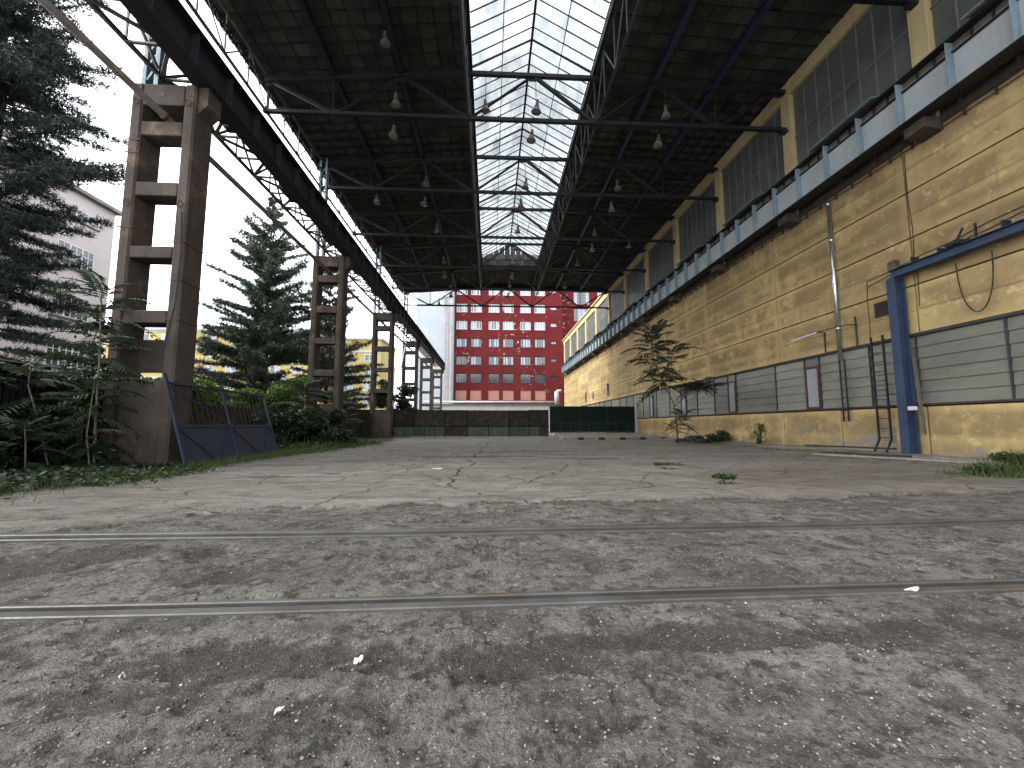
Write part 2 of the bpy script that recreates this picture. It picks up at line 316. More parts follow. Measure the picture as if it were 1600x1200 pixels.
def ground_fields(x, y):
    """height, dirt mask, soil mask, smooth-slab mask at ground points"""
    edge = -6.75 + .45 * fbm(x * 0 + 3.1, y, .35, 3, 5) - .45 * sstep(9, 11, y) + .9 * sstep(16, 22, y) - .9 * sstep(28, 33, y)   # concrete yard's left border
    soil = sstep(.25, -.25, x - edge + .35 * fbm(x, y, 1.7, 4, 31))
    soil = np.maximum(soil, sstep(37.2, 37.8, y) * .0)
    n1 = fbm(x, y, .55, 4, 2); n2 = fbm(x, y, 2.3, 4, 3); n3 = fbm(x, y, 8.5, 4, 4, .62); n4 = fbm(x * .6, y, 1.05, 4, 9); n5 = fbm(x, y, 31., 3, 14, .6)
    rough = 1 - sstep(4.6, 6.4, y + .5 * n1) * .72           # slab beyond the rails is flatter
    pot = np.zeros_like(x)
    for (px, py, rx, ry, d) in [(-1.86, 3.0, .42, .20, 1), (-1.0, 1.98, .75, .17, .9), (.15, 1.93, .55, .16, .95), (1.0, 2.08, .9, .15, .8), (2.1, 2.1, .7, .14, .7), (-.62, 1.62, .30, .16, .6), (.95, 3.2, .35, .2, .5),
                               (1.6, 3.15, .25, .15, .45), (-2.9, 3.55, .7, .25, .8), (-3.5, 3.2, .6, .3, .7), (2.6, 2.95, .5, .2, .4), (-1.3, 1.75, .4, .12, .6), (-4.25, 8.5, .55, .13, 1.2), (-3.3, 9.05, .5, .14, 1.1), (3.2, 12.5, 1.4, .3, .7), (-.5, 13.5, 2.2, .35, .8), (1.5, 16, 2.5, .5, .6)]:
        q = ((x - px + .16 * n2) / rx) ** 2 + ((y - py + .10 * n2) / ry) ** 2 + 1.1 * n3 + .7 * n2
        pot = np.maximum(pot, d * sstep(1.35, .15, q))
    gen = sstep(.22, .52, n4 + .35 * n2) * (1 - sstep(6, 9, y)) * .38
    h = .010 * n1 + rough * (.040 * n2 + .016 * n3 + .006 * n5 - .060 * np.maximum(0, n3 - .14) - .022 * np.maximum(0, n5 - .22)) - .024 * pot - .012 * gen
    dirt = np.clip(pot + gen, 0, 1); dirt = np.maximum(dirt, rough * np.maximum(.6 * sstep(.14, .36, n3), .45 * sstep(.24, .45, n5)))
    # slab edges (steps between pours)
    e1 = 5.45 + .05 * x + .22 * fbm(x, y * 0, 1.1, 5, 41, .62) - .9 * sstep(-2.6, -4.4, x)
    h = h + .034 * sstep(-.025, .025, y - e1) - .020 * sstep(-.04, .04, y - (6.75 + .012 * x + .06 * fbm(x, y * 0, 2, 3, 43)))
    e2 = 6.75 + .012 * x + .06 * fbm(x, y * 0, 2, 3, 43); e3 = x - (-3.6 + .1 * y)
    dirt = np.maximum(dirt, .75 * np.maximum(sstep(.05, .015, np.abs(y - e1 + .03)), sstep(.05, .012, np.abs(y - e2))) * sstep(-.35, .1, n2))
    dirt = np.maximum(dirt, .7 * sstep(.035, .01, np.abs(e3 - .9)) * sstep(6.5, 7, y)); dirt = np.maximum(dirt, .65 * sstep(.05, .02, np.abs(y - 11.9 - .02 * x - .05 * n2)) * sstep(-.2, .1, n1)); dirt = np.maximum(dirt, .6 * sstep(.06, .02, np.abs(y - 17.5 - .05 * n2)))
    ckx = np.abs(x - (-.62 + .03 * (y - 8) + .30 * fbm(x * 0, y, .9, 5, 51, .65))); dirt = np.maximum(dirt, 1.0 * sstep(.05, .02, ckx) * sstep(6.5, 7, y) * sstep(30, 24, y)); h = h - .02 * sstep(.04, .01, ckx) * sstep(6.5, 7, y) * sstep(30, 24, y)
    cky = np.abs(x - (.9 + .45 * (y - 8) + .5 * fbm(x * 0 + 7, y, .8, 5, 53, .65))); dirt = np.maximum(dirt, .9 * sstep(.045, .02, cky) * sstep(6.6, 7, y) * sstep(13, 11, y))
    h = h + .01 * sstep(-.02, .02, x - (-3.6 + .1 * y)) * sstep(6.5, 7, y)
    # ground rises a little toward the hall wall, falls away nowhere
    h = h + .10 * sstep(9.5, 12.5, x) * sstep(2, 6, y) * sstep(45, 30, y)
    # flangeway grooves beside the rails
    g1 = y - RAIL1(x); g2 = y - RAIL2(x)
    fl = np.maximum(np.exp(-((g1 - .04) / .22) ** 2), np.exp(-((g2 + .02) / .22) ** 2)); h = h * (1 - .8 * fl) - .004 * fl
    near = (np.abs(x) < 60)
    gr1 = sstep(-.02, .0, g1) * sstep(.17, .145, g1); gr2 = sstep(-.135, -.115, g2) * sstep(.075, .05, g2)
    gr1 = gr1 * near; gr2 = gr2 * near
    h = h * (1 - np.maximum(gr1, gr2)) - .06 * np.maximum(gr1, gr2)
    dirt = np.maximum(dirt, np.maximum(gr1, gr2) * .95)
    # brown earth stain to the right, weeds grow there
    st = sstep(1.15, .2, ((x - 6.4 + .8 * n1) / 4.2) ** 2 + ((y - 7.9 + .5 * n1) / 1.5) ** 2 + .5 * n2)
    brown = st * .85
    # soil verge is lumpy and a bit higher
    h = h * (1 - soil) + soil * (.04 + .05 * n1 + .03 * n2)
    # the far yard
    fade = sstep(45, 60, np.hypot(x, y)); h = h * (1 - fade)
    slab = sstep(-.04, .05, y - e1 + .10 * n3) * (.82 + .18 * sstep(-.2, .2, n1))
    return h, dirt, soil, brown, slab
def build_ground():
    rows = np.concatenate([np.linspace(-30, -2, 12), np.linspace(-1.5, 1.1, 18), 1.2 * np.exp(np.linspace(0, math.log(60 / 1.2), 560)), 60 * np.exp(np.linspace(.05, math.log(1500 / 60), 30))])
    tt = np.linspace(-1, 1, 841)
    W = 2.0 * np.abs(rows) + 8
    X = (np.sign(tt) * np.abs(tt) ** 2.0)[None, :] * W[:, None]; Y = np.repeat(rows[:, None], len(tt), 1)
    h, dirt, soil, brown, slab = ground_fields(X, Y)
    V = np.stack([X, Y, h], -1).reshape(-1, 3); nc = len(tt)
    i = np.arange(len(rows) - 1)[:, None] * nc + np.arange(nc - 1)[None, :]; i = i.ravel()
    F = np.stack([i, i + 1, i + nc + 1, i + nc], 1)
    m, t, b = new_mat('ground')
    def att(n): a = t.nodes.new('ShaderNodeAttribute'); a.attribute_name = n; return a.outputs['Fac']
    agg = N(t, 'ShaderNodeTexVoronoi', Scale=85); t.links.new(pos(t), agg.inputs['Vector'])
    agg2 = N(t, 'ShaderNodeTexVoronoi', Scale=34); t.links.new(pos(t), agg2.inputs['Vector'])
    base = mixc(t, ramp(t, noise(t, .8, 7, .62), [(.36, 0.), (.64, 1.)]), (.175, .167, .150), (.092, .086, .076))
    base = mixc(t, ramp(t, noise(t, 2.4, 10, .66), [(.40, .7), (.52, 0.)]), base, (.060, .055, .047)); base = mixc(t, ramp(t, noise(t, 3.1, 9, .6), [(.54, 0.), (.64, .55)]), base, (.225, .215, .192))
    base = mixc(t, ramp(t, noise(t, 6.5, 12, .72), [(.40, .95), (.50, 0.)]), base, (.036, .033, .028))
    base = mixc(t, ramp(t, noise(t, 45, 10, .82), [(.40, .8), (.50, 0.)]), base, (.034, .031, .027))
    base = mixc(t, ramp(t, noise(t, 70, 10, .8), [(.55, 0.), (.66, .5)]), base, (.25, .24, .218))
    base = mixc(t, ramp(t, agg.outputs['Color'], [(.86, 0.), (.89, .4)]), base, (.31, .30, .275))
    base = mixc(t, ramp(t, agg2.outputs['Color'], [(.88, 0.), (.90, .35)]), base, (.26, .25, .235))
    base = mixc(t, ramp(t, agg.outputs['Color'], [(.10, .6), (.14, 0.)]), base, (.04, .037, .034))
    slabc = mixc(t, ramp(t, noise(t, .45, 7, .6, (1, 1.8, 1)), [(.33, 0.), (.67, 1.)]), (.275, .262, .232), (.15, .139, .119))
    slabc = mixc(t, ramp(t, noise(t, 2.4, 8, .72, (1, 1.6, 1)), [(.45, 0.), (.66, .85)]), slabc, (.095, .083, .068))
    slabc = mixc(t, ramp(t, noise(t, 1.0, 8, .7, (.35, 1.6, 1)), [(.52, 0.), (.66, .7)]), slabc, (.105, .092, .076)); slabc = mixc(t, ramp(t, noise(t, .8, 8, .72, (.5, 1.5, 1)), [(.60, 0.), (.70, .7)]), slabc, (.42, .39, .34))
    slabc = mixc(t, ramp(t, noise(t, 30, 10, .8), [(.48, 0.), (.62, .55)]), slabc, (.10, .092, .08)); slabc = mixc(t, ramp(t, noise(t, 8, 10, .8), [(.60, 0.), (.66, .6)]), slabc, (.09, .082, .07))
    base = mixc(t, ramp(t, att('slab'), [(.3, 0.), (.72, .85)]), base, slabc)
    # cracks in the slab
    wob = N(t, 'ShaderNodeTexNoise', Scale=2.6, Detail=6); t.links.new(pos(t), wob.inputs['Vector'])
    va = N(t, 'ShaderNodeVectorMath', operation='MULTIPLY_ADD'); t.links.new(wob.outputs[1], va.inputs[0]); va.inputs[1].default_value = (.5, .5, 0); t.links.new(pos(t), va.inputs[2])
    vc = N(t, 'ShaderNodeTexVoronoi', feature='DISTANCE_TO_EDGE', Scale=.55, voronoi_dimensions='2D'); t.links.new(va.outputs[0], vc.inputs['Vector'])
    ck = ramp(t, vc.outputs[0], [(0.004, 1.), (.016, 0.)])
    ckm = N(t, 'ShaderNodeMath', operation='MULTIPLY'); t.links.new(ck, ckm.inputs[0]); t.links.new(ramp(t, noise(t, .5, 4), [(.38, 0.), (.50, .95)]), ckm.inputs[1])
    ck2 = N(t, 'ShaderNodeMath', operation='MULTIPLY'); t.links.new(ckm.outputs[0], ck2.inputs[0]); t.links.new(ramp(t, att('slab'), [(.45, 0.), (.7, 1.)]), ck2.inputs[1])
    base = mixc(t, ck2.outputs[0], base, (.045, .04, .035))
    dirtc = mixc(t, ramp(t, noise(t, 55, 10, .8), [(.42, 0.), (.58, 1.)]), (.070, .062, .052), (.024, .021, .018))
    dm = N(t, 'ShaderNodeMath', operation='ADD'); t.links.new(att('dirt'), dm.inputs[0])
    dn = N(t, 'ShaderNodeMath', operation='MULTIPLY_ADD'); t.links.new(noise(t, 16, 6, .8), dn.inputs[0]); dn.inputs[1].default_value = 1.3; dn.inputs[2].default_value = -.65; t.links.new(dn.outputs[0], dm.inputs[1])
    base = mixc(t, ramp(t, dm.outputs[0], [(.36, 0.), (.70, .85)]), base, dirtc)
    brc = mixc(t, noise(t, 9, 5), (.13, .088, .06), (.085, .062, .045)); bm2 = N(t, 'ShaderNodeMath', operation='MULTIPLY'); t.links.new(att('brown'), bm2.inputs[0]); t.links.new(ramp(t, noise(t, 1.6, 8, .72, (1, 1.8, 1)), [(.38, .1), (.6, .95)]), bm2.inputs[1]); base = mixc(t, bm2.outputs[0], base, brc)
    soilc = mixc(t, ramp(t, noise(t, 7, 7, .75), [(.35, 0.), (.65, 1.)]), (.075, .060, .043), (.035, .03, .024)); soilc = mixc(t, ramp(t, noise(t, 1.3, 6), [(.48, 0.), (.62, .8)]), soilc, (.04, .055, .02))
    base = mixc(t, att('soil'), base, soilc)
    t.links.new(base, b.inputs['Base Color']); b.inputs['Roughness'].default_value = .93; b.inputs['Specular IOR Level'].default_value = .2
    hsum = N(t, 'ShaderNodeMath', operation='ADD'); t.links.new(noise(t, 26, 8, .78), hsum.inputs[0]); t.links.new(noise(t, 110, 3, .6), hsum.inputs[1])
    bump(t, b, hsum.outputs[0], 1.0, .022)
    me = np_mesh('ground', V, F, m, True)
    for nm, arr in (('dirt', dirt), ('soil', soil), ('brown', brown), ('slab', slab)):
        a = me.attributes.new(nm, 'FLOAT', 'POINT'); a.data.foreach_set('value', arr.astype(np.float32).ravel())
    tag(link('ground', me), 'cracked grey concrete yard with earth verge on its left side', kind='structure')
build_ground()
def gz(x, y): return float(ground_fields(np.array([float(x)]), np.array([float(y)]))[0][0])

# ================================================================== crane pillars on the left
S, Y0 = 5.57, 16.48                       # truss spacing, first truss seen
ZL, XE = 13.82, -9.25
PY = [Y0 - S, Y0 + S, Y0 + 3 * S, Y0 + 5 * S, Y0 + 7 * S, Y0 + 9 * S]
PLAB = ['concrete crane pillar with the blue gate leaning on it', 'concrete crane pillar rising from shrubs beside the dark pine', 'concrete crane pillar standing in line with the sheet fence',
        'concrete crane pillar carrying the last roof column', 'slim distant concrete crane pillar in front of the pale windowless block', 'farthest concrete crane pillar at the end of the runway']
def pillar(i, y):
    p = thing('crane_pillar', PLAB[i], 'pillar', (-8.55, y, 0), 'concrete pillars carrying the crane runway')
    d = .37
    for (x0, x1) in ((-9.36, -9.07), (-8.04, -7.75)):
        mb = MB(); c = .045
        mb.prism([(x0 + c, y - d), (x1 - c, y - d), (x1, y - d + c), (x1, y + d - c), (x1 - c, y + d), (x0 + c, y + d), (x0, y + d - c), (x0, y - d + c)], 'z', -.1, 9.88)
        mb.build('leg', M['concrete'], p)
    for (z0, z1) in ((3.52, 3.85), (5.19, 5.5), (6.83, 7.2), (8.47, 8.85)):
        bevel(MB().box(-9.068, -8.042, y - d + .02, y + d - .20, z0, z1).build('crosspiece', M['concrete'], p), .03)
    bevel(MB().box(-9.069, -8.041, y - d + .012, y + d - .012, 9.3, 9.882).build('head_block', M['concrete'], p), .02)
    # corbel carrying the crane girder
    MB().prism([(-7.748, 9.15), (-7.50, 9.40), (-7.50, 9.9), (-7.748, 9.9)], 'y', y - d + .10, y + d - .12).build('corbel', M['concrete'], p)
    if i < 3: bevel(MB().box(-9.067, -8.043, y - d + .08, y + d - .08, -.1, 2.1).build('base_block', M['concrete'], p), .02)
    if i == 0: MB().box(-9.066, -8.3, y + .18, y + .26, 2.35, 3.2).build('infill_panel', M['concrete'], p)
    mb = MB()                                  # lifting hook loops and earthing strap on the front
    if i < 2:
        for hx in (-9.2, -7.9):
            for hz in (9.35, 6.6):
                pts = [(hx + .06 * math.cos(a), y - d - .02 - .03 * math.sin(a / 2), hz + .09 * math.sin(a)) for a in np.linspace(0, 2 * math.pi, 9)]
                mb.tube(pts, .012, 5)
        mb.build('lifting_loop', M['rust'], p)
        MB().cyl((-8.6, y - d + .008, 9.6), (-8.6, y - d + .013, 9.6), .06, 12).build('hole_disc', M['rubber'], p)  # flat black disc in place of a hole's dark inside
        mb = MB()
        for z in (8.3, 7.95, 5.95, 3.9, 3.0):
            mb.box(-9.4, -9.03, y - d - .012, y - d - .002, z, z + .035)
        for z in (5.6, 4.6, 3.6): mb.box(-8.07, -7.72, y - d - .012, y - d - .002, z, z + .03); mb.box(-7.748, -7.73, y - d, y + d, z, z + .03)
        mb.build('steel_strap', M['rust'], p)
        mb = MB(); mb.tube([(-7.86, y - d - .02, 6.4), (-7.80, y - d - .03, 5.3), (-7.83, y - d - .03, 4.0), (-7.95, y - d - .03, 3.3), (-8.0, y - d - .04, 2.9)], .016, 6); mb.build('cable', M['rubber'], p)
for i, y in enumerate(PY): pillar(i, y)

# roof columns standing on the pillars
for i, y in enumerate(PY[:4]):
    c = thing('roof_column', ['pale blue steel roof column standing on the gate pillar', 'pale blue steel roof column on the pillar beside the dark pine', 'pale blue steel roof column on the pillar at the sheet fence', 'pale blue steel roof column at the far corner of the canopy'][i], 'column', (-9.15, y, 9.88), 'steel columns carrying the canopy edge')
    for x in (-9.30, -8.98):
        mb = MB(); mb.box(x - .05, x + .05, y - .13, y - .115, 9.95, 15.5); mb.box(x - .05, x + .05, y + .115, y + .13, 9.95, 15.5); mb.box(x - .006, x + .006, y - .115, y + .115, 9.95, 15.5)
        mb.build('channel', M['steel_pale'], c)
    mb = MB()
    z = 10.2; s_ = 1
    while z < 15:
        mb.bar((-9.24, y - .11 * s_, z), (-9.04, y - .11 * s_, z + .35), .05, .01, up=(0, 1, 0)); z += .4
    mb.build('lacing', M['steel_pale'], c)
    MB().box(-9.45, -8.83, y - .25, y + .25, 9.888, 9.95).build('base_plate', M['steel_pale'], c)

# crane runway girder on the left pillars
YA, YB = -.2, 67.2
gd = thing('crane_girder', 'long dark steel crane runway girder resting on the concrete pillars', 'girder', (-7.45, YA, 9.9))
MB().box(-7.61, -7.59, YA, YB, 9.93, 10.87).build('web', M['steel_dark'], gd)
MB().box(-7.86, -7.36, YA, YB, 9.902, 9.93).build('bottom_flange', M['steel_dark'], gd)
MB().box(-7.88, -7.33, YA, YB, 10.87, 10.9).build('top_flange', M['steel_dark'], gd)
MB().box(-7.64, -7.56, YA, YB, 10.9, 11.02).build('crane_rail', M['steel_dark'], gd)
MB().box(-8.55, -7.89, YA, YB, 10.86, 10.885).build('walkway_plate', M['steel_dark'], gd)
st = MB().box(-.1, .1, -.006, .006, 0, .93).mesh('stiffener', M['steel_dark'])
y = YA + .5
while y < YB:
    link('stiffener', st, gd, (-7.485, y, 9.935)); link('stiffener', st, gd, (-7.715, y, 9.935)); y += 1.39
# conductor boxes under the walkway
bx_ = MB(); 
for k in range(3): bx_.box(-.14, .14, -.55 + k * .38, -.25 + k * .38, -.3, 0)
bm_ = bx_.mesh('cable_box', M['steel_dark'])
for k in range(9): link('cable_box', bm_, gd, (-8.05, 8.0 + k * 4.1, 10.36))
# lattice girder beside it
lt = thing('lattice_girder', 'light steel lattice girder alongside the dark crane girder', 'lattice girder', (-9.0, YA, 10.3))
MB().ell((-8.98, YA, 10.36), (-8.98, YB, 10.36), .09, .012).build('bottom_chord', M['pipe_grey'], lt)
MB().ell((-8.98, YA, 11.5), (-8.98, YB, 11.5), .09, .012).build('top_chord', M['pipe_grey'], lt)
MB().ell((-7.90, YA, 10.3), (-7.90, YB, 10.3), .07, .012).build('inner_chord', M['pipe_grey'], lt)
h_ = S / 5
zz = MB().bar((-8.98, 0, 10.38), (-7.92, h_, 10.33), .09, .06).bar((-7.92, h_, 10.33), (-8.98, 2 * h_, 10.38), .09, .06).bar((-8.98, 0, 10.36), (-7.92, 0, 10.30), .08, .05).bar((-8.98, h_, 10.36), (-7.92, h_, 10.30), .08, .05).mesh('horizontal_brace', M['pipe_grey'])
vv = MB().bar((-8.98, 0, 10.40), (-8.98, h_, 11.48), .08, .05, up=(1, 0, 0)).bar((-8.98, h_, 11.48), (-8.98, 2 * h_, 10.40), .08, .05, up=(1, 0, 0)).bar((-8.98, h_, 10.4), (-8.98, h_, 11.46), .05, .04).bar((-8.98, 0, 11.48), (-8.45, h_ * .5, 10.9), .05, .04).bar((-8.98, 2 * h_, 11.48), (-8.45, h_ * 1.5, 10.9), .05, .04).mesh('upright_brace', M['pipe_grey'])
k = YA
while k < YB - 2 * h_ + .1:
    link('horizontal_brace', zz, lt, (0, k, 0)); link('upright_brace', vv, lt, (0, k, 0)); k += 2 * h_
# fat service pipe through the pillar heads
pp = thing('service_pipe', 'round grey service pipe threaded through the pillar openings', 'pipe', (-8.55, 0, 9.0))
MB().cyl((-8.55, -1, 9.05), (-8.55, 66.9, 9.05), .085, 14).build('pipe_run', M['pipe_grey'], pp, True)
cm = MB().cyl((0, -.04, 0), (0, .04, 0), .105, 14).mesh('collar', M['rust'])
for y in PY: link('collar', cm, pp, (-8.55, y - .3, 9.05)); link('collar', cm, pp, (-8.55, y + 4.9, 9.05))

# ================================================================== canopy roof
SK0, SK1, SKM, SKE = -.85, 4.3, 1.725, 37.6      # skylight edges, middle, far gable
RY0, RY1 = Y0 - 3 * S - .1, Y0 + 5 * S + .25  # unseen nearest bay added to the roof to dim the near hall wall
def zd(x): return 15.62 + (x + 9.6) / 8.75 * .73 if x < SK0 else (16.35 if x < SK1 else 16.35 - (x - SK1) / 8.7 * .3)
cp = thing('roof_canopy', 'wide dark canopy roof on steel trusses with a glazed ridge', 'roof canopy', (SKM, 25, 13.8))
mb = MB()
for (x0, x1) in ((-9.75, SK0 - .02), (SK1 + .02, 13.0)):
    mb.prism([(x0, zd(x0)), (x1, zd(x1)), (x1, zd(x1) + .22), (x0, zd(x0) + .22)], 'y', RY0, RY1)
mb.box(SK0 - .015, SK1 + .015, SKE + .1, RY1, 16.35, 16.57)
mb.build('deck', M['deck'], cp)
MB().box(-9.84, -9.752, RY0, RY1, 15.42, 15.9).build('eaves_beam', M['steel_dark'], cp)
mb = MB(); mb.prism([(-9.75, 15.36), (SK0, 16.02), (SK1, 16.02), (12.99, 15.72), (12.99, 16.12), (SK1, 16.42), (SK0, 16.42), (-9.75, 15.70)], 'y', RY1 - .12, RY1 - .02); mb.build('end_beam', M['steel_dark'], cp)
# soffit panels, hung in rows under the deck
pm = MB(); pm.box(-.293, .293, -.278, .278, -.05, -.004); pmesh = pm.mesh('ceiling_panel', M['soffit'])
cells = []
for (xa, xb) in ((-9.7, SK0 - .1), (SK1 + .1, 12.95)):
    n = int((xb - xa) / .6); sl = math.atan2(zd(xb) - zd(xa), xb - xa)
    for i in range(n):
        x = xa + (i + .5) * (xb - xa) / n; y = RY0 + .35
        while y < RY1 - .3:
            cells.append((x + rng.uniform(-.008, .008), y, zd(x) - rng.uniform(0, .018), sl + rng.uniform(-.01, .01), rng.uniform(-.012, .012))); y += .619
x = SK0 + .2
while x < SK1 - .1:
    y = SKE + .5
    while y < RY1 - .3: cells.append((x, y, 16.345 - rng.uniform(0, .015), 0, 0)); y += .619
    x += .61
vis = sorted([c for c in cells if c[1] > 12.8], key=lambda c: math.hypot(c[0], c[1]))[:300]; vs = set(vis)
for c in vis: link('ceiling_panel', pmesh, cp, c[:3], (c[4], -c[3], 0))
bv = np.array([(p[0], p[1], p[2]) for p in pm.v]); bf = np.array(pm.f); V = []; F = []
for c in cells:
    if c in vs: continue
    m4 = np.array(Euler((c[4], -c[3], 0)).to_matrix()); F.append(bf + len(V) * 8); V.append(bv @ m4.T + np.array(c[:3]))
o = link('far_ceiling_panels', np_mesh('far_ceiling_panels', np.concatenate(V), np.concatenate(F), M['soffit']), cp, (0, 0, 0)); o['kind'] = 'stuff'
# thin ribs between the panel rows
rbm = {}
for nm, xa, xb in (('l', -9.7, SK0 - .1), ('r', SK1 + .1, 12.95)):
    mb = MB(); mb.prism([(xa, zd(xa) - .1), (xb, zd(xb) - .1), (xb, zd(xb) - .005), (xa, zd(xa) - .005)], 'y', -.022, .022); rbm[nm] = mb.mesh('panel_rib', M['steel_dark'])
y = RY0 + .04
while y < RY1 - .3:
    link('panel_rib', rbm['l'], cp, (0, y, 0)); link('panel_rib', rbm['r'], cp, (0, y, 0)); y += .619
# purlins
for x in (-6.6, -3.85, 7.05, 9.72):
    z = zd(x) - .12
    mb = MB(); mb.box(x - .10, x + .10, RY0, RY1 - .13, z - .30, z - .28); mb.box(x - .01, x + .01, RY0, RY1 - .13, z - .28, z - .02); mb.box(x - .10, x + .10, RY0, RY1 - .13, z - .02, z - .003)
    mb.build('purlin', M['steel_navy'] if x > 0 else M['steel_dark'], cp)
# trusses: chords are the part, diagonals and posts its sub-parts
LN = [-6.6, -1.04, 4.41, 9.72]; UN = [XE, -3.85, SKM, 7.05, 12.55]
def ut(x): return zd(x) - .42
mb = MB()
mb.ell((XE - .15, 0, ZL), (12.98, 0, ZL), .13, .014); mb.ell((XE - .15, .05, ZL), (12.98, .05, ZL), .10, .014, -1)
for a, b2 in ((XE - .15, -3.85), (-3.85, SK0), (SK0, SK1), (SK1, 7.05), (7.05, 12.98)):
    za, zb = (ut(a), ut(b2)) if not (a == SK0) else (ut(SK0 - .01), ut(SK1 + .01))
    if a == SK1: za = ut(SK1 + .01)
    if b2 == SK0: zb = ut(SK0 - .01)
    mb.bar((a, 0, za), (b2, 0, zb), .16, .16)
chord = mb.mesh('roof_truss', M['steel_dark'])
dg = []
for i, lx in enumerate(LN):
    for ux in (UN[i], UN[i + 1]):
        dg.append(('diagonal', MB().ell((ux, .03, ut(ux) - .02), (lx + (.12 if ux > lx else -.12), .03, ZL + .07), .12, .014).mesh('diagonal', M['steel_dark'])))
    dg.append(('post', MB().bar((lx, .02, ZL + .05), (lx, .02, ut(lx)), .06, .06).mesh('post', M['steel_dark'])))
    dg.append(('gusset_plate', MB().prism([(lx - .3, ZL - .02), (lx + .3, ZL - .02), (lx + .12, ZL + .28), (lx - .12, ZL + .28)], 'y', .012, .024).mesh('gusset_plate', M['steel_dark'])))
for ux in UN:
    dg.append(('gusset_plate', MB().prism([(ux - .35, ut(ux) + .05), (ux + .35, ut(ux) + .05), (ux + .15, ut(ux) - .25), (ux - .15, ut(ux) - .25)], 'y', .012, .024).mesh('gusset_plate', M['steel_dark'])))
dg.append(('post', MB().bar((XE, .02, ZL), (XE, .02, ut(XE)), .08, .08).mesh('post', M['steel_dark'])))
TR = [Y0 + k * S for k in range(-3, 6)]
for k, y in enumerate(TR):
    t_ = link('roof_truss', chord, cp, (0, y, 0))
    for nm, me in dg: link(nm, me, t_, (0, y, 0))
    # bearing bracket at the wall side
    link('bearing', MB().box(12.6, 12.995, -.12, .12, ZL - .12, ZL - .01).mesh('bearing', M['steel_dark']), t_, (0, y, 0))
# lattice girders along both skylight edges, and along the eaves
def lat(x, z0, z1, mat, nb, nm, wd=.07):
    mb = MB(); mb.ell((x, RY0, z0), (x, RY1 - .15, z0), wd * 1.4, .012); mb.ell((x, RY0, z1), (x, RY1 - .15, z1), wd * 1.4, .012)
    g = mb.build(nm, mat, cp)
    hh = S / nb
    d1 = MB().bar((x, 0, z0 + .04), (x, hh, z1 - .02), wd * .8, .03, up=(1, 0, 0)).mesh('brace', mat); d2 = MB().bar((x, 0, z1 - .02), (x, hh, z0 + .04), wd * .8, .03, up=(1, 0, 0)).mesh('brace', mat)
    po = MB().bar((x, 0, z0), (x, 0, z1), wd * .8, .04, up=(1, 0, 0)).mesh('post', mat)
    for y in TR[:-1]:
        for j in range(nb):
            link('brace', d1 if j % 2 == 0 else d2, g, (0, y + .1 + j * hh, 0)); link('post', po, g, (0, y + .1 + j * hh, 0))
M['steel_worn'] = simple('steel_worn', (.05, .058, .065), (.03, .033, .038), .45, .2, 2, 30, .2, .004, stain=(.05, .035, .025))
lat(-1.0, ZL + .05, 16.0, M['steel_worn'], 4, 'ridge_lattice'); lat(4.46, ZL + .05, 16.0, M['steel_worn'], 4, 'ridge_lattice')
lat(XE - .05, ZL + .02, 15.35, M['pipe_grey'], 4, 'eaves_lattice', .06)
# festoon cable looped along the eaves lattice
fc = thing('festoon_cable', 'looped crane power cable hanging in festoons along the canopy edge', 'cable', (-9.05, RY0, 14))
mb = MB(); mb.cyl((-9.05, RY0, 14.55), (-9.05, RY1, 14.55), .03, 6); mb.build('carrier_bar', M['steel_dark'], fc)
lp = MB(); lp.tube([(0, .30 * math.sin(a) * .55 + .0, -.14 + .15 * math.cos(a)) for a in np.linspace(0, 2 * math.pi, 11)], .016, 5); lp.tube([(.03, .10 * math.sin(a) + .12, -.10 + .11 * math.cos(a)) for a in np.linspace(0, 2 * math.pi, 9)], .014, 5)
lp.box(-.03, .03, -.03, .03, -.05, .02); lm = lp.mesh('cable_loop', M['rubber'])
y = RY0 + 4
while y < RY1:
    link('cable_loop', lm, fc, (-9.05, y, 14.53), (0, rng.uniform(-.15, .15), rng.uniform(-.4, .4)), (1, rng.uniform(.8, 1.3), rng.uniform(.8, 1.2))); y += rng.choice((.36, .42, .5))
# skylight: kerbs, rafters, ridge, panes
sk = MB(); sk.box(SK0 - .06, SK0, RY0, SKE, 16.05, 16.5); o_sk = sk.build('skylight_kerb', M['steel_dark'], cp)
MB().box(SK1, SK1 + .06, RY0, SKE, 16.05, 16.5).build('skylight_kerb', M['steel_dark'], cp)
ZR = 17.95; ZK = 16.5
MB().box(SKM - .05, SKM + .05, RY0, SKE, ZR - .03, ZR + .05).build('ridge_bar', M['steel_dark'], cp)
dz = ZR - ZK; half = SKM - SK0; Lr = math.hypot(dz, half); ang = math.atan2(dz, half); nbar = 62; dy = (SKE - RY0) / nbar
ra = MB().bar((SK0, 0, ZK), (SKM, 0, ZR), .026, .05).mesh('glazing_bar', M['steel_dark']); rb = MB().bar((SK1, 0, ZK), (SKM, 0, ZR), .026, .05).mesh('glazing_bar', M['steel_dark'])
pa = MB().box(-Lr / 4 + .008, Lr / 4 - .008, -dy / 2 + .02, dy / 2 - .02, -.003, .003).mesh('pane', M['skylight_glass'])
for k in range(nbar + 1):
    y = RY0 + k * dy
    link('glazing_bar', ra, cp, (0, y, 0)); link('glazing_bar', rb, cp, (0, y, 0))
    if k < nbar:
        for sgn, xk in ((1, SK0), (-1, SK1)):
            for q in (.25, .75):
                link('pane', pa, cp, (xk + sgn * half * q, y + dy / 2, ZK + dz * q + .03 - .006 * (q < .5)), (0, -sgn * ang, 0))
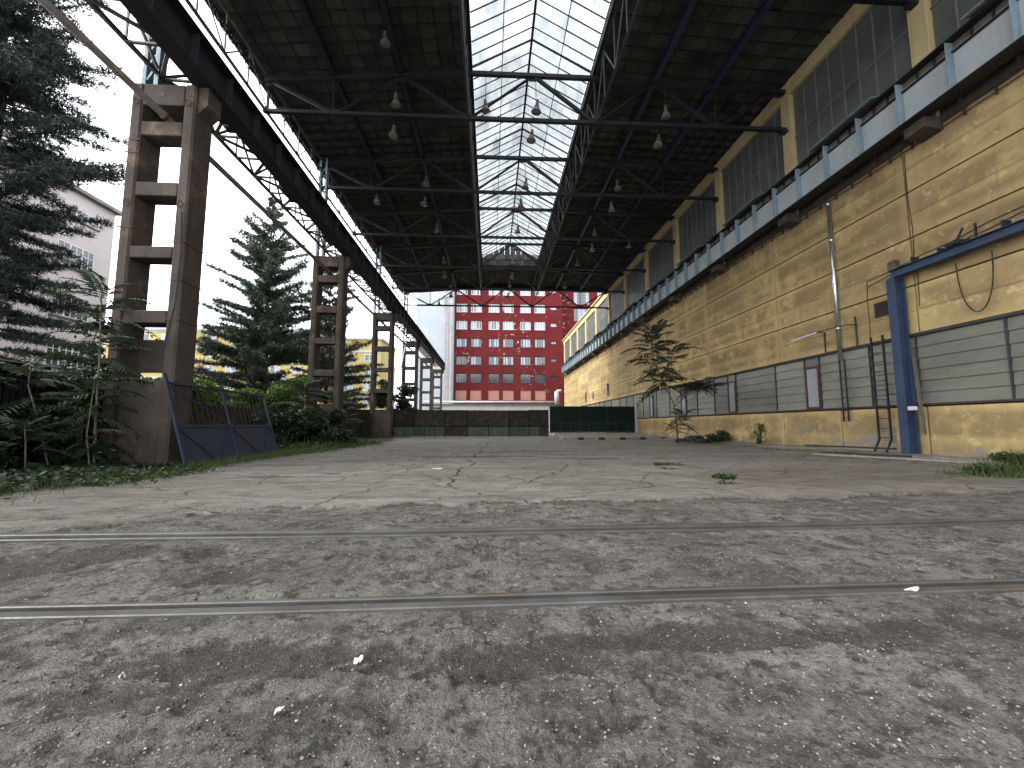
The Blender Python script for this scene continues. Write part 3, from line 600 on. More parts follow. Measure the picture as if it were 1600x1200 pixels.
for sgn, xk in ((1, SK0), (-1, SK1)):
    MB().box(xk + sgn * half * .5 - .018, xk + sgn * half * .5 + .018, RY0, SKE, ZK + dz * .5 - .055, ZK + dz * .5 - .03).build('glazing_purlin', M['steel_worn'], cp)
# heavier rafters above each truss with tie bar
tb = MB().bar((SK0, 0, ZK - .02), (SKM, 0, ZR - .06), .05, .07).bar((SK1, 0, ZK - .02), (SKM, 0, ZR - .06), .05, .07).mesh('skylight_rafter', M['steel_dark'])
for y in TR[:7]: link('skylight_rafter', tb, cp, (0, y + .25, 0))
# boarded gable at the end of the skylight
M['gable'] = simple('gable', (.20, .20, .19), (.09, .085, .08), .8, 0, 1.2, 20, .3, .01, streak=.9, sc_col=(.03, .026, .022), stain=(.30, .32, .33), stain_t=(.56, .66), stain_scale=1.3, rnd=.4)
n = 10
for k in range(n):
    xa = SK0 + (SK1 - SK0) * k / n + .01; xb = SK0 + (SK1 - SK0) * (k + 1) / n - .01
    za = ZK + dz * (1 - abs(xa - SKM) / half); zb = ZK + dz * (1 - abs(xb - SKM) / half)
    MB().prism([(xa, 16.4), (xb, 16.4), (xb, zb), (xa, za)], 'y', SKE, SKE + .04).build('gable_board', M['gable'], cp)
M['board'] = simple('board', (.17, .155, .13), (.11, .10, .085), .9, 0, 2, 20, .3, .01, rnd=.4)
for k in range(16):
    xa = SK0 + (SK1 - SK0) * k / 16 + .012; xb = SK0 + (SK1 - SK0) * (k + 1) / 16 - .012
    MB().box(xa, xb, SKE + .05, SKE + .08, 15.85, 16.36).build('gable_board', M['board'], cp)

# pendant lamps
def bell(name):
    body = MB().lathe((0, 0, 0), [(.0, .62), (.07, .62), (.085, .5), (.085, .33), (.11, .28), (.13, .25)], 16).mesh('lamp_housing', M['lamp_white'], True)
    shade = MB().lathe((0, 0, 0), [(.125, .26), (.16, .18), (.225, .05), (.25, .0), (.24, .0), (.21, .05), (.12, .22)], 18).mesh('lamp_shade', M['lamp_glass'], True)
    gls = MB().lathe((0, 0, 0), [(.235, .012), (.18, -.025), (.09, -.045), (.0, -.05)], 18).mesh('lamp_lens', M['lamp_glass'], True)
    ring = MB().lathe((0, 0, 0), [(.1, .30), (.135, .29), (.135, .25), (.1, .24)], 16).mesh('clamp_ring', M['rubber'], True)
    return body, shade, gls, ring
BELL = bell('x')
def lamp(x, y, z, ztop, label, sc_=1.0):
    sc_ *= .82
    t_ = thing('pendant_lamp', label, 'lamp', (x, y, z), 'bell lamps hanging under the canopy')
    tl = (rng.uniform(-.14, .14), rng.uniform(-.14, .14), rng.uniform(0, 6))
    for nm, me in zip(('lamp_housing', 'lamp_shade', 'lamp_lens', 'clamp_ring'), BELL): link(nm, me, t_, (x, y, z), tl, (sc_,) * 3)
    MB().cyl((x, y, z + .6 * sc_), (x, y, ztop), .014, 6).build('hanger_rod', M['rubber'], t_)
rows = {0: (-3.95, SKM + .1, 7.35), 1: (-3.6, SKM + .1, 7.0), 2: (-3.7, SKM + .05, 7.1), 3: (-3.8, SKM, 7.05), 4: (-3.8, SKM, 7.0)}
side = ['on the crane girder side', 'below the glazed ridge', 'on the yellow hall side']
for n, xs in rows.items():
    for j, x in enumerate(xs):
        y = Y0 + n * S
        lamp(x, y - .32, 14.02 + rng.uniform(-.05, .1), ut(x), f'upper bell lamp of the pair at the {ORD[n]} visible truss, {side[j]}', 1.05)
        if (n, j) in ((2, 0), (3, 2)): continue
        lamp(x - .12 + rng.uniform(-.1, .1), y + .22, 13.12 + rng.uniform(-.05, .05), ZL, f'lower bell lamp of the pair at the {ORD[n]} visible truss, {side[j]}', 1.0)
lamp(-.28, Y0 - .1, 14.15, ut(-.9), 'single bell lamp hooked beside the left skylight edge at the first visible truss', .95)
lamp(-6.3, Y0 + S + .1, 13.15, ZL, 'single bell lamp under the second visible truss near the canopy edge', .95)
lamp(9.6, Y0 + 2 * S + .1, 13.4, ZL, 'single bell lamp under the third visible truss near the hall windows', .95)
lamp(-4.0, Y0 - S + 3.6, 15.2, zd(-4), 'single bell lamp high up at the top edge of the picture', 1.0)
lamp(SKM - .4, Y0 + 5 * S, 13.0, ZL, 'dark small bell lamp under the middle of the end truss', .9)
lamp(-5.6, Y0 + 5 * S - .2, 13.95, ut(-5.6), 'bell lamp in the end truss toward the crane girder', .9)

# ================================================================== yellow hall along the right
hall = thing('yellow_hall', 'long ochre factory hall with panelled wall and clerestory windows', 'hall', (13.5, 35, 0))
BY = [11.85 + 6.15 * k for k in range(-3, 11)]     # panel joints
HY0, HY1 = BY[0], BY[-1]
MB().box(13.12, 14.2, HY0, HY1, -.2, 16.3).build('wall_core', M['concrete'], hall)
MB().box(13.12, 28, HY1 - .3, HY1, -.2, 15.8).build('end_wall', M['ochre'], hall)
def panel(y0, y1, z0, z1, nm='wall_panel'):
    mb = MB(); mb.box(13.0, 13.119, y0 + .028, y1 - .028, z0 + .02, z1 - .02)
    return bevel(mb.build(nm, M['ochre_base'] if nm == 'base_panel' else M['ochre'], hall), .012, 1)
ZR_ = [3.80, 5.3, 6.8, 8.25, 9.72]
for a, b2 in zip(BY, BY[1:]):
    for z0, z1 in zip(ZR_, ZR_[1:]): panel(a, b2, z0, z1)
    panel(a, (a + b2) / 2, -.1, 1.58, 'base_panel'); panel((a + b2) / 2, b2, -.1, 1.58, 'base_panel')
# raised mid-lines cast in the panels
for z0, z1 in zip(ZR_, ZR_[1:]):
    z = (z0 + z1) / 2
    for a, b2 in zip(BY, BY[1:]): MB().prism([(13.004, z - .045), (12.986, z - .02), (12.986, z + .02), (13.004, z + .045)], 'y', a + .03, b2 - .03).build('cast_rib', M['ochre'], hall)
# window band of ribbed translucent sheets
MB().box(12.955, 13.118, HY0, HY1, 1.60, 1.66).build('band_sill', M['sill_brown'], hall)
MB().box(12.965, 13.118, HY0, HY1, 3.735, 3.798).build('band_head', M['dark_frame'], hall)
RED = [16.2, 21.9, 27.6, 33.3]
def band_panel(y0, y1, nr_=6):
    mb = MB(); dz_ = 2.071 / nr_
    for k in range(nr_):
        z = 1.662 + dz_ * k; mb.prism([(13.03, z), (13.112, z), (13.112, z + dz_ - .001), (13.066, z + dz_ - .001)], 'y', y0, y1)
    mb.build('glazing_sheet', M['band'], hall)
edges = []
y = HY0
ys = [HY0]
while y < HY1 - .5:
    y += rng.choice((2.05, 2.4, 2.9)); ys.append(min(y, HY1))
for r_ in RED: ys = [q for q in ys if abs(q - r_) > .95]; ys += [r_ - .39, r_ + .39]
ys = [q for q in ys if not (9.0 < q < 12.0 and abs(q - 9.75) > .05)] + [9.75, 12.0]
ys = sorted(set(round(q, 3) for q in ys))
for a, b2 in zip(ys, ys[1:]):
    if any(abs((a + b2) / 2 - r_) < .2 for r_ in RED):
        wn_ = MB()
        for (p, q, z0, z1) in ((a + .02, b2 - .02, 1.664, 1.74), (a + .02, b2 - .02, 3.3, 3.38), (a + .02, a + .09, 1.74, 3.3), (b2 - .09, b2 - .02, 1.74, 3.3)): wn_.box(12.97, 13.08, p, q, z0, z1)
        wf = wn_.build('window_frame', M['maroon'], hall)
        MB().box(13.02, 13.04, a + .092, b2 - .092, 1.742, 3.298).build('pane', M['glass_sky_pale'], wf)
        MB().box(13.05, 13.115, a + .02, b2 - .02, 3.382, 3.73).build('glazing_sheet', M['band'], hall)
    else: band_panel(a + .025, b2 - .025)
    MB().box(13.0, 13.118, b2 - .022, b2 + .022, 1.662, 3.733).build('mullion', M['dark_frame'], hall)
# small dark openings far along the wall
for (y, z0, z1, wd) in ((45.6, 4.3, 5.6, .8), (52.5, 4.35, 5.2, .5), (56.5, 4.2, 5.5, .7)):
    f_ = MB(); f_.box(12.98, 13.0, y - wd / 2 - .06, y + wd / 2 + .06, z0 - .06, z0); f_.box(12.98, 13.0, y - wd / 2 - .06, y + wd / 2 + .06, z1, z1 + .06); f_.box(12.98, 13.0, y - wd / 2 - .06, y - wd / 2, z0, z1); f_.box(12.98, 13.0, y + wd / 2, y + wd / 2 + .06, z0, z1)
    fo = f_.build('window_frame', M['dark_frame'], hall); MB().box(12.985, 12.999, y - wd / 2, y + wd / 2, z0, z1).build('pane', M['glass'], fo)
# ledge above the panels
MB().box(12.93, 13.119, HY0, HY1, 9.72, 9.78).build('ledge', M['concrete'], hall)
# clerestory: pilasters, header, panes
PYR = [Y0 + k * S for k in range(-4, 11)]
for y in PYR:
    bevel(MB().box(12.86, 13.119, y - .27, y + .27, 9.79, 15.35).build('pilaster', M['cream_trim'], hall), .015, 1)
    if y < HY1: MB().prism([(12.42, 9.58), (12.9, 9.5), (12.99, 9.5), (12.99, 9.89), (12.42, 9.89)], 'y', y - .3, y + .3).build('corbel', M['concrete'], hall)
MB().box(12.9, 13.119, HY0, HY1 - .3, 15.352, 16.02).build('header_band', M['cream_trim'], hall)
MB().box(12.95, 13.119, HY0, HY1 - .3, 9.785, 11.3).build('parapet', M['concrete'], hall)
pn = MB().box(-.004, .004, -.283, .283, -1.0, .98).mesh('pane', M['glass_dirty'])
vb = MB().box(-.035, .035, -.02, .02, 11.36, 15.34).mesh('glazing_bar', M['grey_frame'])
for y0, y1 in zip(PYR, PYR[1:]):
    a, b2 = y0 + .27, y1 - .27; n = 8; st_ = (b2 - a) / n
    for k in range(n):
        for z in (12.33, 14.36):
            link('pane', pn, hall, (13.04 + rng.uniform(-.004, .004), a + (k + .5) * st_, z), (0, rng.uniform(-.008, .008), rng.uniform(-.006, .006)))
        if k: link('glazing_bar', vb, hall, (13.04, a + k * st_, 0))
    MB().box(13.0, 13.09, a, b2, 13.32, 13.37).build('transom', M['grey_frame'], hall); MB().box(12.98, 13.118, a, b2, 11.302, 11.36).build('window_sill', M['concrete'], hall)
    MB().box(12.99, 13.1, a, a + .05, 11.36, 15.34).build('jamb', M['galv'], hall)
# roof edge beyond the canopy
MB().box(12.7, 14.6, RY1 + .02, HY1, 16.022, 16.16).build('roof_edge', M['cream_trim'], hall)

# crane girder along the hall wall
gr = thing('hall_crane_girder', 'pale blue plate girder with stiffeners running along the hall wall', 'girder', (12.35, HY0, 9.9))
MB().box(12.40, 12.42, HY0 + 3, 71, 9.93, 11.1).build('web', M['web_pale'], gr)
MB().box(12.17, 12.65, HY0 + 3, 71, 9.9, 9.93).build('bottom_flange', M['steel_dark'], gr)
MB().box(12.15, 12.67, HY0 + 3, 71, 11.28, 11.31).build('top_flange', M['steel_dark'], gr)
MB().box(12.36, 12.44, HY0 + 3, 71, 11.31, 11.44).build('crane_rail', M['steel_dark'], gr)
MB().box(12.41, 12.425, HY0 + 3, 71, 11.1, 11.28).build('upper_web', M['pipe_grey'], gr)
MB().box(12.33, 12.40, HY0 + 3, 71, 10.98, 11.03).build('conductor_bar', M['steel_dark'], gr)
sm_ = MB().box(-.12, .10, -.012, .012, 0, 1.345).mesh('stiffener', M['steel_pale']); sp = MB().box(-.05, .0, -.02, .02, 0, .245).mesh('bracket', M['steel_dark'])
y = Y0 - 4 * S + .2
while y < 71:
    if y > HY0 + 3: link('stiffener', sm_, gr, (12.30, y, 9.932))
    for q in (.45, .92):
        if y + q > HY0 + 3 and y + q < 71: link('bracket', sp, gr, (12.405, y + q, 11.033))
    y += S / 4
for k in range(-1, 10):
    y = Y0 - S + .9 + k * S
    if y + 2.9 < 71:
        mb = MB(); mb.prism([(11.98, 11.36), (12.3, 11.445), (12.72, 11.45), (12.72, 11.465), (12.3, 11.462), (11.975, 11.372)], 'y', y + rng.uniform(-.2, .2), y + 2.9 + rng.uniform(-.3, .3)); mb.build('cover_plate', M['web_pale'], gr)
# hanging scraps under the girder
for k in range(46):
    y = 7 + k * 1.35 + rng.uniform(-.3, .3); hgt = rng.uniform(.08, .3)
    MB().box(12.62, 12.66, y - .03, y + .03, 9.9 - hgt, 9.9).build('hanger', M['steel_dark'], gr)
# conduits on brackets along the top of the panels
cd_ = thing('conduit_run', 'pair of thin dark conduits clipped along the top of the ochre wall', 'conduit', (12.93, 2, 9.5))
for z in (9.58, 9.70): MB().cyl((12.93, 0, z - .03), (12.93, 70, z - .03), .018, 6).build('conduit', M['rust'], cd_)
bk = MB().box(-.03, .06, -.015, .015, -.2, .02).mesh('clip', M['dark_frame'])
y = 5.0
while y < 70: link('clip', bk, cd_, (12.95, y, 9.69)); y += .72

# ---------- fittings on the wall
dp = thing('downpipe', 'shiny galvanised downpipe on the ochre wall', 'downpipe', (12.92, 14.65, 3.4))
MB().cyl((12.9, 14.65, 3.42), (12.9, 14.65, 9.4), .07, 14).build('pipe', M['galv'], dp, True); MB().cyl((12.9, 14.65, 9.4), (12.96, 14.75, 9.6), .07, 12).build('elbow', M['galv'], dp, True)
bk = MB().cyl((0, 0, -.03), (0, 0, .03), .082, 14).mesh('pipe_clip', M['galv'])
for z in (4.6, 6.3, 8.0): link('pipe_clip', bk, dp, (12.9, 14.65, z))
def ladder(name, label, y, z0, z1, wd, x, kick=False, step=.31):
    l = thing(name, label, 'ladder', (x, y, z0))
    for s_ in (-1, 1):
        mb = MB(); yy = y + s_ * wd / 2
        if kick: mb.bar((x - .25, yy + .02, .02), (x, yy, .55), .05, .05); mb.bar((x, yy, .53), (x, yy, z1), .05, .05)
        else: mb.bar((x, yy, z0), (x, yy, z1), .035, .05)
        mb.build('stile', M['steel_dark'], l)
    rg = MB().cyl((0, -wd / 2, 0), (0, wd / 2, 0), .014, 6).mesh('rung', M['steel_dark']); z = z0 + (.5 if kick else .15)
    while z < z1 - .05: link('rung', rg, l, (x, y, z)); z += step
    return l
ladder('wall_ladder', 'tall dark steel ladder with splayed feet against the glazed band', 13.05, .1, 3.95, .42, 12.80, True)
ladder('short_ladder', 'narrow short ladder hanging below the galvanised downpipe', 14.55, 1.15, 3.4, .22, 12.86, False, .24)
bf_ = thing('blue_door_frame', 'blue steel post and beam frame fixed to the ochre wall', 'frame', (12.75, 12.2, 0))
mb = MB(); 
for (a, b2, c, d) in ((-.16, -.14, -.14, .14), (.14, .16, -.14, .14), (-.14, .14, -.008, .008)): mb.box(12.74 + a, 12.74 + b2, 12.2 + c, 12.2 + d, .05, 5.62)
mb.build('post', M['post_blue'], bf_); mb = MB()
for (a, b2, c, d) in ((-.1, .1, 0, .018), (-.1, .1, .24, .258), (-.008, .008, .018, .24)): mb.box(12.72 + a, 12.72 + b2, 4.2, 12.3, 5.64 + c, 5.64 + d)
mb.build('beam', M['post_blue'], bf_); MB().box(12.68, 12.84, 12.1, 12.34, 5.9, 6.2).build('cap_plate', M['pipe_grey'], bf_)
MB().box(12.55, 12.93, 12.0, 12.42, .02, .06).build('foot_plate', M['steel_navy'], bf_)
mb = MB()
for k in range(9): mb.box(12.60, 12.84, 5.5 + k * .75, 5.54 + k * .75, 5.9, 5.93 + .06 * (k % 3))
mb.build('clamp', M['steel_dark'], bf_)
hk = thing('beam_trolley', 'small dark hoist trolley on the blue wall beam', 'trolley', (12.7, 10.4, 5.9)); MB().box(12.55, 12.88, 10.2, 10.55, 5.91, 6.0).build('carriage', M['steel_dark'], hk); MB().bar((12.7, 10.38, 6.0), (12.72, 10.2, 6.32), .04).build('lever', M['steel_dark'], hk); MB().bar((12.7, 9.9, 5.9), (12.7, 9.9, 6.3), .04).build('pin', M['steel_dark'], hk)
def cable(label, pts, r=.016):
    mb = MB(); mb.tube(pts, r, 6); return tag(mb.build('hanging_cable', M['rubber'], None, True), label, 'cable', 'loose cables on the hall wall')
cable('dark cable hanging in a loop below the blue beam', [(12.86, 10.15 + .42 * math.cos(a) , 5.55 + .0 - 1.55 * math.sin(a) ** .8) for a in np.linspace(0.02, math.pi - .02, 17)])
cable('short dark cable loop at the right end of the blue beam', [(12.86, 8.35 + .25 * math.cos(a), 5.6 - .7 * math.sin(a)) for a in np.linspace(0, math.pi, 13)])
cable('thin cable running down the ochre wall above the blue post', [(12.97, 11.75, 9.5), (12.975, 11.78, 8.2), (12.97, 11.72, 7.0), (12.97, 11.76, 6.1), (12.97, 11.7, 5.5), (12.97, 11.74, 4.6)], .011)
# wire conduit, vent, bracket
vt = thing('vent_grille', 'rectangular louvred vent in the ochre wall beside the blue post', 'vent', (12.98, 12.8, 4.62))
mb = MB(); y0, y1, z0, z1 = 12.38, 13.2, 4.62, 5.1
for (a, b2, c, d) in ((y0, y1, z0, z0 + .06), (y0, y1, z1 - .06, z1), (y0, y0 + .06, z0, z1), (y1 - .06, y1, z0, z1)): mb.box(12.955, 12.999, a, b2, c, d)
mb.build('frame', M['concrete'], vt); MB().box(12.985, 12.998, y0 + .061, y1 - .061, z0 + .061, z1 - .061).build('dark_back', M['rubber'], vt)
sl_ = MB().prism([(-.03, -.02), (.0, .02), (.012, .02), (-.018, -.02)], 'y', -.34, .34).mesh('slat', M['concrete'])
for k in range(5): link('slat', sl_, vt, (12.984, 12.79, z0 + .11 + k * .066))
br_ = thing('lamp_bracket', 'thin steel bracket arm reaching out over the glazed band', 'bracket', (12.7, 14.8, 4.0))
mb = MB(); mb.bar((12.6, 13.9, 4.55), (12.6, 15.6, 4.62), .03); mb.bar((12.95, 13.9, 4.55), (12.6, 13.9, 4.55), .03); mb.bar((12.9, 13.9, 3.8), (12.9, 13.9, 4.85), .04); mb.bar((12.9, 15.3, 3.8), (12.9, 15.3, 4.62), .04); mb.bar((12.9, 15.3, 4.6), (12.6, 15.3, 4.6), .03)
mb.build('arm', M['dark_frame'], br_); MB().bar((12.6, 15.3, 4.58), (12.55, 16.6, 4.5), .07, .05).build('tube_lamp', M['galv'], br_)
tag(MB().bar((12.62, 11.62, .75), (12.86, 11.95, 3.1), .09, .04).build('leaning_plank', M['pipe_grey']), 'grey plank leaning on the glazed band beside the blue post', 'plank')
tag(bevel(MB().box(12.55, 12.62, 11.75, 12.0, 1.45, 1.57).build('socket_box', M['white_frame']), .015), 'small white socket box on the blue post', 'socket box')
M['peel'] = simple('peel', (.22, .18, .15), (.15, .12, .10), .9, 0, 5, 30, .4, .01)
# apron: low concrete strip, rubble and planks at the foot of the wall
for k in range(14):
    y = 6.5 + k * 2.1
    bevel(MB().box(11.9 + rng.uniform(-.05, .05), 12.99, y, y + 2.06, -.05, .16 + rng.uniform(-.02, .02)).build('apron_slab', M['concrete_pale']), .03)
for i, o in enumerate([o for o in COL.objects if o.name.startswith('apron_slab')]): tag(o, 'concrete apron slab laid end to end along the foot of the hall wall', 'slab', 'apron slabs along the hall wall')
for k, (x, y, ln, a, c) in enumerate([(11.6, 13.2, 2.6, 1.9, 'dark wet board lying on the apron by the ladder feet'), (11.3, 12.3, 2.2, 2.05, 'second dark board lying in front of the ladder feet'), (10.9, 10.8, 4.2, 2.0, 'long pale pole lying on the ground toward the corner weeds'), (11.2, 15.2, 3.4, 1.75, 'mossy timber lying on the ground along the hall wall')]):
    d = Vector((math.cos(a), math.sin(a), 0)) * ln / 2; c0 = Vector((x, y, gz(x, y) + .05 + (.16 if x > 11.5 else 0)))
    tag(MB().bar(c0 - d, c0 + d, .05 if k == 2 else .16, .05).build('loose_timber', [M['deck'], M['deck'], M['concrete_pale'], M['bark_green']][k]), c, 'timber', 'loose timbers at the wall foot')

# ================================================================== rails in the yard
def rail(fn, sgn, label):
    t_ = thing('tram_rail', label, 'rail', (0, fn(0), 0), 'sunken rails crossing the yard')
    def strip(d0, d1, nm, z):
        mb = MB(); xs = np.linspace(-30, 12.5, 60)
        for a, b2 in zip(xs, xs[1:]): pass
        n = len(xs); v = []
        for x in xs:
            y = fn(x); zz_ = z + .003 * math.sin(x * 1.3)
            v += [(x, y + d0, zz_ - .09), (x, y + d0, zz_ - .006), (x, y + d0 + .006 * (1 if d1 > d0 else -1), zz_), (x, y + d1 - .006 * (1 if d1 > d0 else -1), zz_), (x, y + d1, zz_ - .006), (x, y + d1, zz_ - .09)]
        f = []
        for i in range(n - 1):
            for k in range(5): f.append((i * 6 + k, i * 6 + k + 1, i * 6 + 7 + k, i * 6 + 6 + k))
        mb.add(v, f); mb.build(nm, M['rail_steel'], t_)
    strip(-.075 * sgn, 0, 'running_rail', .016); strip(.085 * sgn, .125 * sgn, 'guard_rail', .006)
rail(RAIL1, 1, 'sunken steel rail nearer the camera with a dirt filled groove')
rail(RAIL2, -1, 'sunken steel rail farther from the camera across the yard')

# ================================================================== fences and gate
def corr(wd, hgt, amp=.018, pitch=.12):
    n = int(wd / pitch) * 4; v = []; f = []
    for i in range(n + 1):
        u = wd * i / n; d = amp * math.sin(u / pitch * 2 * math.pi); v += [(u, d, 0), (u, d, hgt)]
    for i in range(n): f.append((2 * i, 2 * i + 2, 2 * i + 3, 2 * i + 1))
    return v, f
FY = 37.0
ff = thing('sheet_metal_fence', 'brown and teal sheet metal fence closing the far end of the yard', 'fence', (-2, FY, 0))
tops = [-13.2, -11.9, -10.55, -8.45, -6.65, -4.0, -2.05, -.2, 1.62, 3.4, 5.16]
for i, (a, b2) in enumerate(zip(tops, tops[1:])):
    z0, z1 = .92, 2.36 + rng.uniform(-.03, .03)
    mb = MB(); mb.box(a + .03, b2 - .03, FY - .012, FY + .012, z0 + .015, z1 - .02); s_ = mb.build('upper_sheet', M['sheet_brown'] if i not in (2,) else M['concrete'], ff)
    n = max(2, round((b2 - a) / .92)); st_ = (b2 - a) / n
    teal = i not in (0, 1, 2, 5, 9) 
    for k in range(n):
        MB().box(a + k * st_ + .025, a + (k + 1) * st_ - .025, FY - .011, FY + .011, .06, .9).build('lower_sheet', M['sheet_teal'] if teal or (i == 9 and k == 0) else M['sheet_brown'], ff)
        MB().box(a + k * st_ - .02, a + k * st_ + .02, FY - .03, FY + .025, .02, .91).build('stile', M['sheet_black'], ff)
    MB().box(a - .028, a + .028, FY - .045, FY + .04, 0, z1).build('post', M['sheet_black'], ff)
    MB().box(a, b2, FY - .035, FY - .013, .88, .94).build('rail', M['sheet_black'], ff); MB().box(a, b2, FY - .035, FY - .013, z1 - .05, z1).build('rail', M['sheet_black'], ff)
mb = MB(); mb.bar((-1.2, FY - .07, 1.35), (.1, FY - .07, 1.9), .03, .06, up=(0, 1, 0)); mb.bar((-4.7, FY - .07, 1.0), (-4.35, FY - .07, 1.2), .03, .06, up=(0, 1, 0)); mb.build('bent_strip', M['pipe_grey'], ff)
GY = 36.6
fg = thing('green_gate_fence', 'dark green sheet metal gate panels beside the hall wall', 'fence', (9, GY, .3))
gt_ = [5.2, 7.85, 10.35, 12.8]
for i, (a, b2) in enumerate(zip(gt_, gt_[1:])):
    MB().box(a + .03, b2 - .03, GY - .012, GY + .012, 1.25, 2.68).build('upper_sheet', M['sheet_green'], fg)
    for k in range(3):
        st_ = (b2 - a) / 3; MB().box(a + k * st_ + .025, a + (k + 1) * st_ - .025, GY - .011, GY + .011, .42, 1.21).build('lower_sheet', M['sheet_green'], fg)
        MB().box(a + k * st_ - .02, a + k * st_ + .02, GY - .03, GY + .025, .36, 1.22).build('stile', M['green_frame'], fg)
    MB().box(a - .03, a + .03, GY - .045, GY + .04, .3, 2.7).build('post', M['green_frame'], fg)
    MB().box(a, b2, GY - .035, GY - .013, 1.2, 1.26).build('rail', M['green_frame'], fg); MB().box(a, b2, GY - .035, GY - .013, .35, .41).build('rail', M['sheet_black'], fg); MB().box(a, b2, GY - .035, GY - .013, 2.64, 2.69).build('rail', M['green_frame'], fg)
tag(MB().box(12.82, 12.98, GY - .08, GY + .08, .2, 2.72).build('white_post', M['white_plaster']), 'white post where the dark green gate meets the hall wall', 'post')
# low platform with blocks in front of the green gate
pl = thing('low_platform', 'low concrete platform edged with blocks before the dark green gate', 'platform', (9, 32, 0))
for k in range(4):
    y = 28.6 + k * 2.1; bevel(MB().box(4.9 + k * .25, 12.4, y, y + 2.03, -.1, .24 + .03 * k).build('platform_slab', M['concrete_pale'], pl), .03)
x = 4.9; k = 0
while x < 12.0:
    wd = 1.02 if k % 2 == 0 else .42
    bevel(MB().box(x, x + wd - .03, 28.25 + rng.uniform(-.04, .04), 28.56, -.05, .23 if k % 2 == 0 else .2).build('edge_block_or_gap', M['concrete_pale'] if k % 2 == 0 else M['deck'], pl), .025); x += wd; k += 1  # dark blocks stand in for the shadowed gaps between pale ones
# dark sheet fence between and beside the pillars
def side_fence(name, label, x, y0, y1, hgt, mat, jitter=.08):
    f_ = thing(name, label, 'fence', (x, (y0 + y1) / 2, 0), 'dark sheet fences between the pillars')
    v, fc_ = corr(1.05, 1.0); n = int((y1 - y0) / 1.0); me = MB().add([(b_, a_, c_) for a_, b_, c_ in v], fc_).mesh('corrugated_sheet', mat)
    for k in range(n): link('corrugated_sheet', me, f_, (x + (.012 if k % 2 else 0), y0 + k * (y1 - y0) / n, -.05), (0, rng.uniform(-.012, .012), 0), (1, (y1 - y0) / n / 1.0, hgt + rng.uniform(-jitter, jitter)))
    for k in range(0, n + 1, 2): MB().box(x - .12, x - .04, y0 + k * (y1 - y0) / n - .04, y0 + k * (y1 - y0) / n + .04, -.05, hgt - .05).build('post', M['sheet_black'], f_)
    MB().box(x - .04, x - .0205, y0, y1, hgt - .35, hgt - .27).build('rail', M['sheet_black'], f_)
side_fence('corrugated_fence', 'corrugated fence coloured black for deep shade left of the gate pillar', -9.75, 1.0, PY[0] + 3.4, 2.15, M['sheet_black'])
side_fence('corrugated_fence', 'dark brown corrugated fence behind the leaning blue gate', -9.2, PY[0] + .5, PY[1] - .5, 1.75, M['sheet_brown'])
side_fence('corrugated_fence', 'dark brown corrugated fence between the pine pillar and the far fence', -9.2, PY[1] + .5, PY[2] - .5, 1.95, M['sheet_brown'])
side_fence('corrugated_fence', 'short dark corrugated fence joining the third pillar to the far fence', -9.2, PY[2] + .5, FY - .1, 2.1, M['sheet_brown'])
# low dark shed in the shade by the spruce
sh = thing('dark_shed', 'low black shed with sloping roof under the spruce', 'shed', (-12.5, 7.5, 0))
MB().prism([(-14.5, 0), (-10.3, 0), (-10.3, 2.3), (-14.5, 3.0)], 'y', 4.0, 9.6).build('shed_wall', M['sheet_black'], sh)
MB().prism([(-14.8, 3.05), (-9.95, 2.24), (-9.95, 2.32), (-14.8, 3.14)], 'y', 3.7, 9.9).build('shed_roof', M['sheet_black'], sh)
# the leaning gate
gt = thing('leaning_gate', 'blue steel gate leaf leaning on the first concrete pillar', 'gate', (-7.2, 12.5, 0))
def G(u, v):      # u along the leaf 0..4.48, v up the leaf 0..2.1
    ang = math.atan2(.60, 1.98); b0 = Vector((-7.10, 10.28, .03)); d = Vector((-.12, 4.48, 0)).normalized(); up = Vector((-math.sin(ang), 0, math.cos(ang)))
    return b0 + d * u + up * v
nrm = (G(1, 0) - G(0, 0)).cross(G(0, 1) - G(0, 0)).normalized()
for (a, b2, wd, nm) in (((0, 0), (0, 2.3), .09, 'post'), ((2.15, 0), (2.15, 2.25), .07, 'post'), ((4.48, 0), (4.48, 2.1), .05, 'post'), ((0, 2.08), (4.48, 2.06), .05, 'top_rail'), ((0, 1.0), (4.48, 1.0), .06, 'middle_rail'), ((0, .04), (4.48, .04), .05, 'bottom_rail')):
    MB().bar(G(*a), G(*b2), wd, .05, up=nrm).build(nm, M['gate_blue'], gt)
for (u0, u1) in ((.05, 2.11), (2.19, 4.45)):
    q = [G(u0, .06), G(u1, .06), G(u1, .97), G(u0, .97)]; mb = MB(); mb.add([p - nrm * .012 for p in q] + [p - nrm * .006 for p in q], [(0, 1, 2, 3), (7, 6, 5, 4), (0, 4, 5, 1), (1, 5, 6, 2), (2, 6, 7, 3), (3, 7, 4, 0)]); mb.build('sheet_panel', M['gate_blue'], gt)
    mid = (u0 + u1) / 2 + .1
    MB().bar(G(u0, .95) + nrm * .015, G(mid, .07) + nrm * .015, .035, .02, up=nrm).build('brace', M['steel_navy'], gt); MB().bar(G(mid + .05, .07) + nrm * .015, G(u1, .95) + nrm * .015, .035, .02, up=nrm).build('brace', M['steel_navy'], gt)
MB().bar(G(.1, 2.0) + nrm * .01, G(2.1, 1.05) + nrm * .01, .02, .02, up=nrm).build('tension_rod', M['steel_navy'], gt)
MB().bar(G(2.2, 2.0) + nrm * .01, G(4.4, 1.05) + nrm * .01, .02, .02, up=nrm).build('tension_rod', M['steel_navy'], gt)
for k in range(20):
    u = .18 + k * .22
    if abs(u - 2.15) > .08: MB().cyl(G(u, 1.02), G(u + rng.uniform(-.01, .01), 2.05), .012, 5).build('bar', M['steel_dark'], gt)

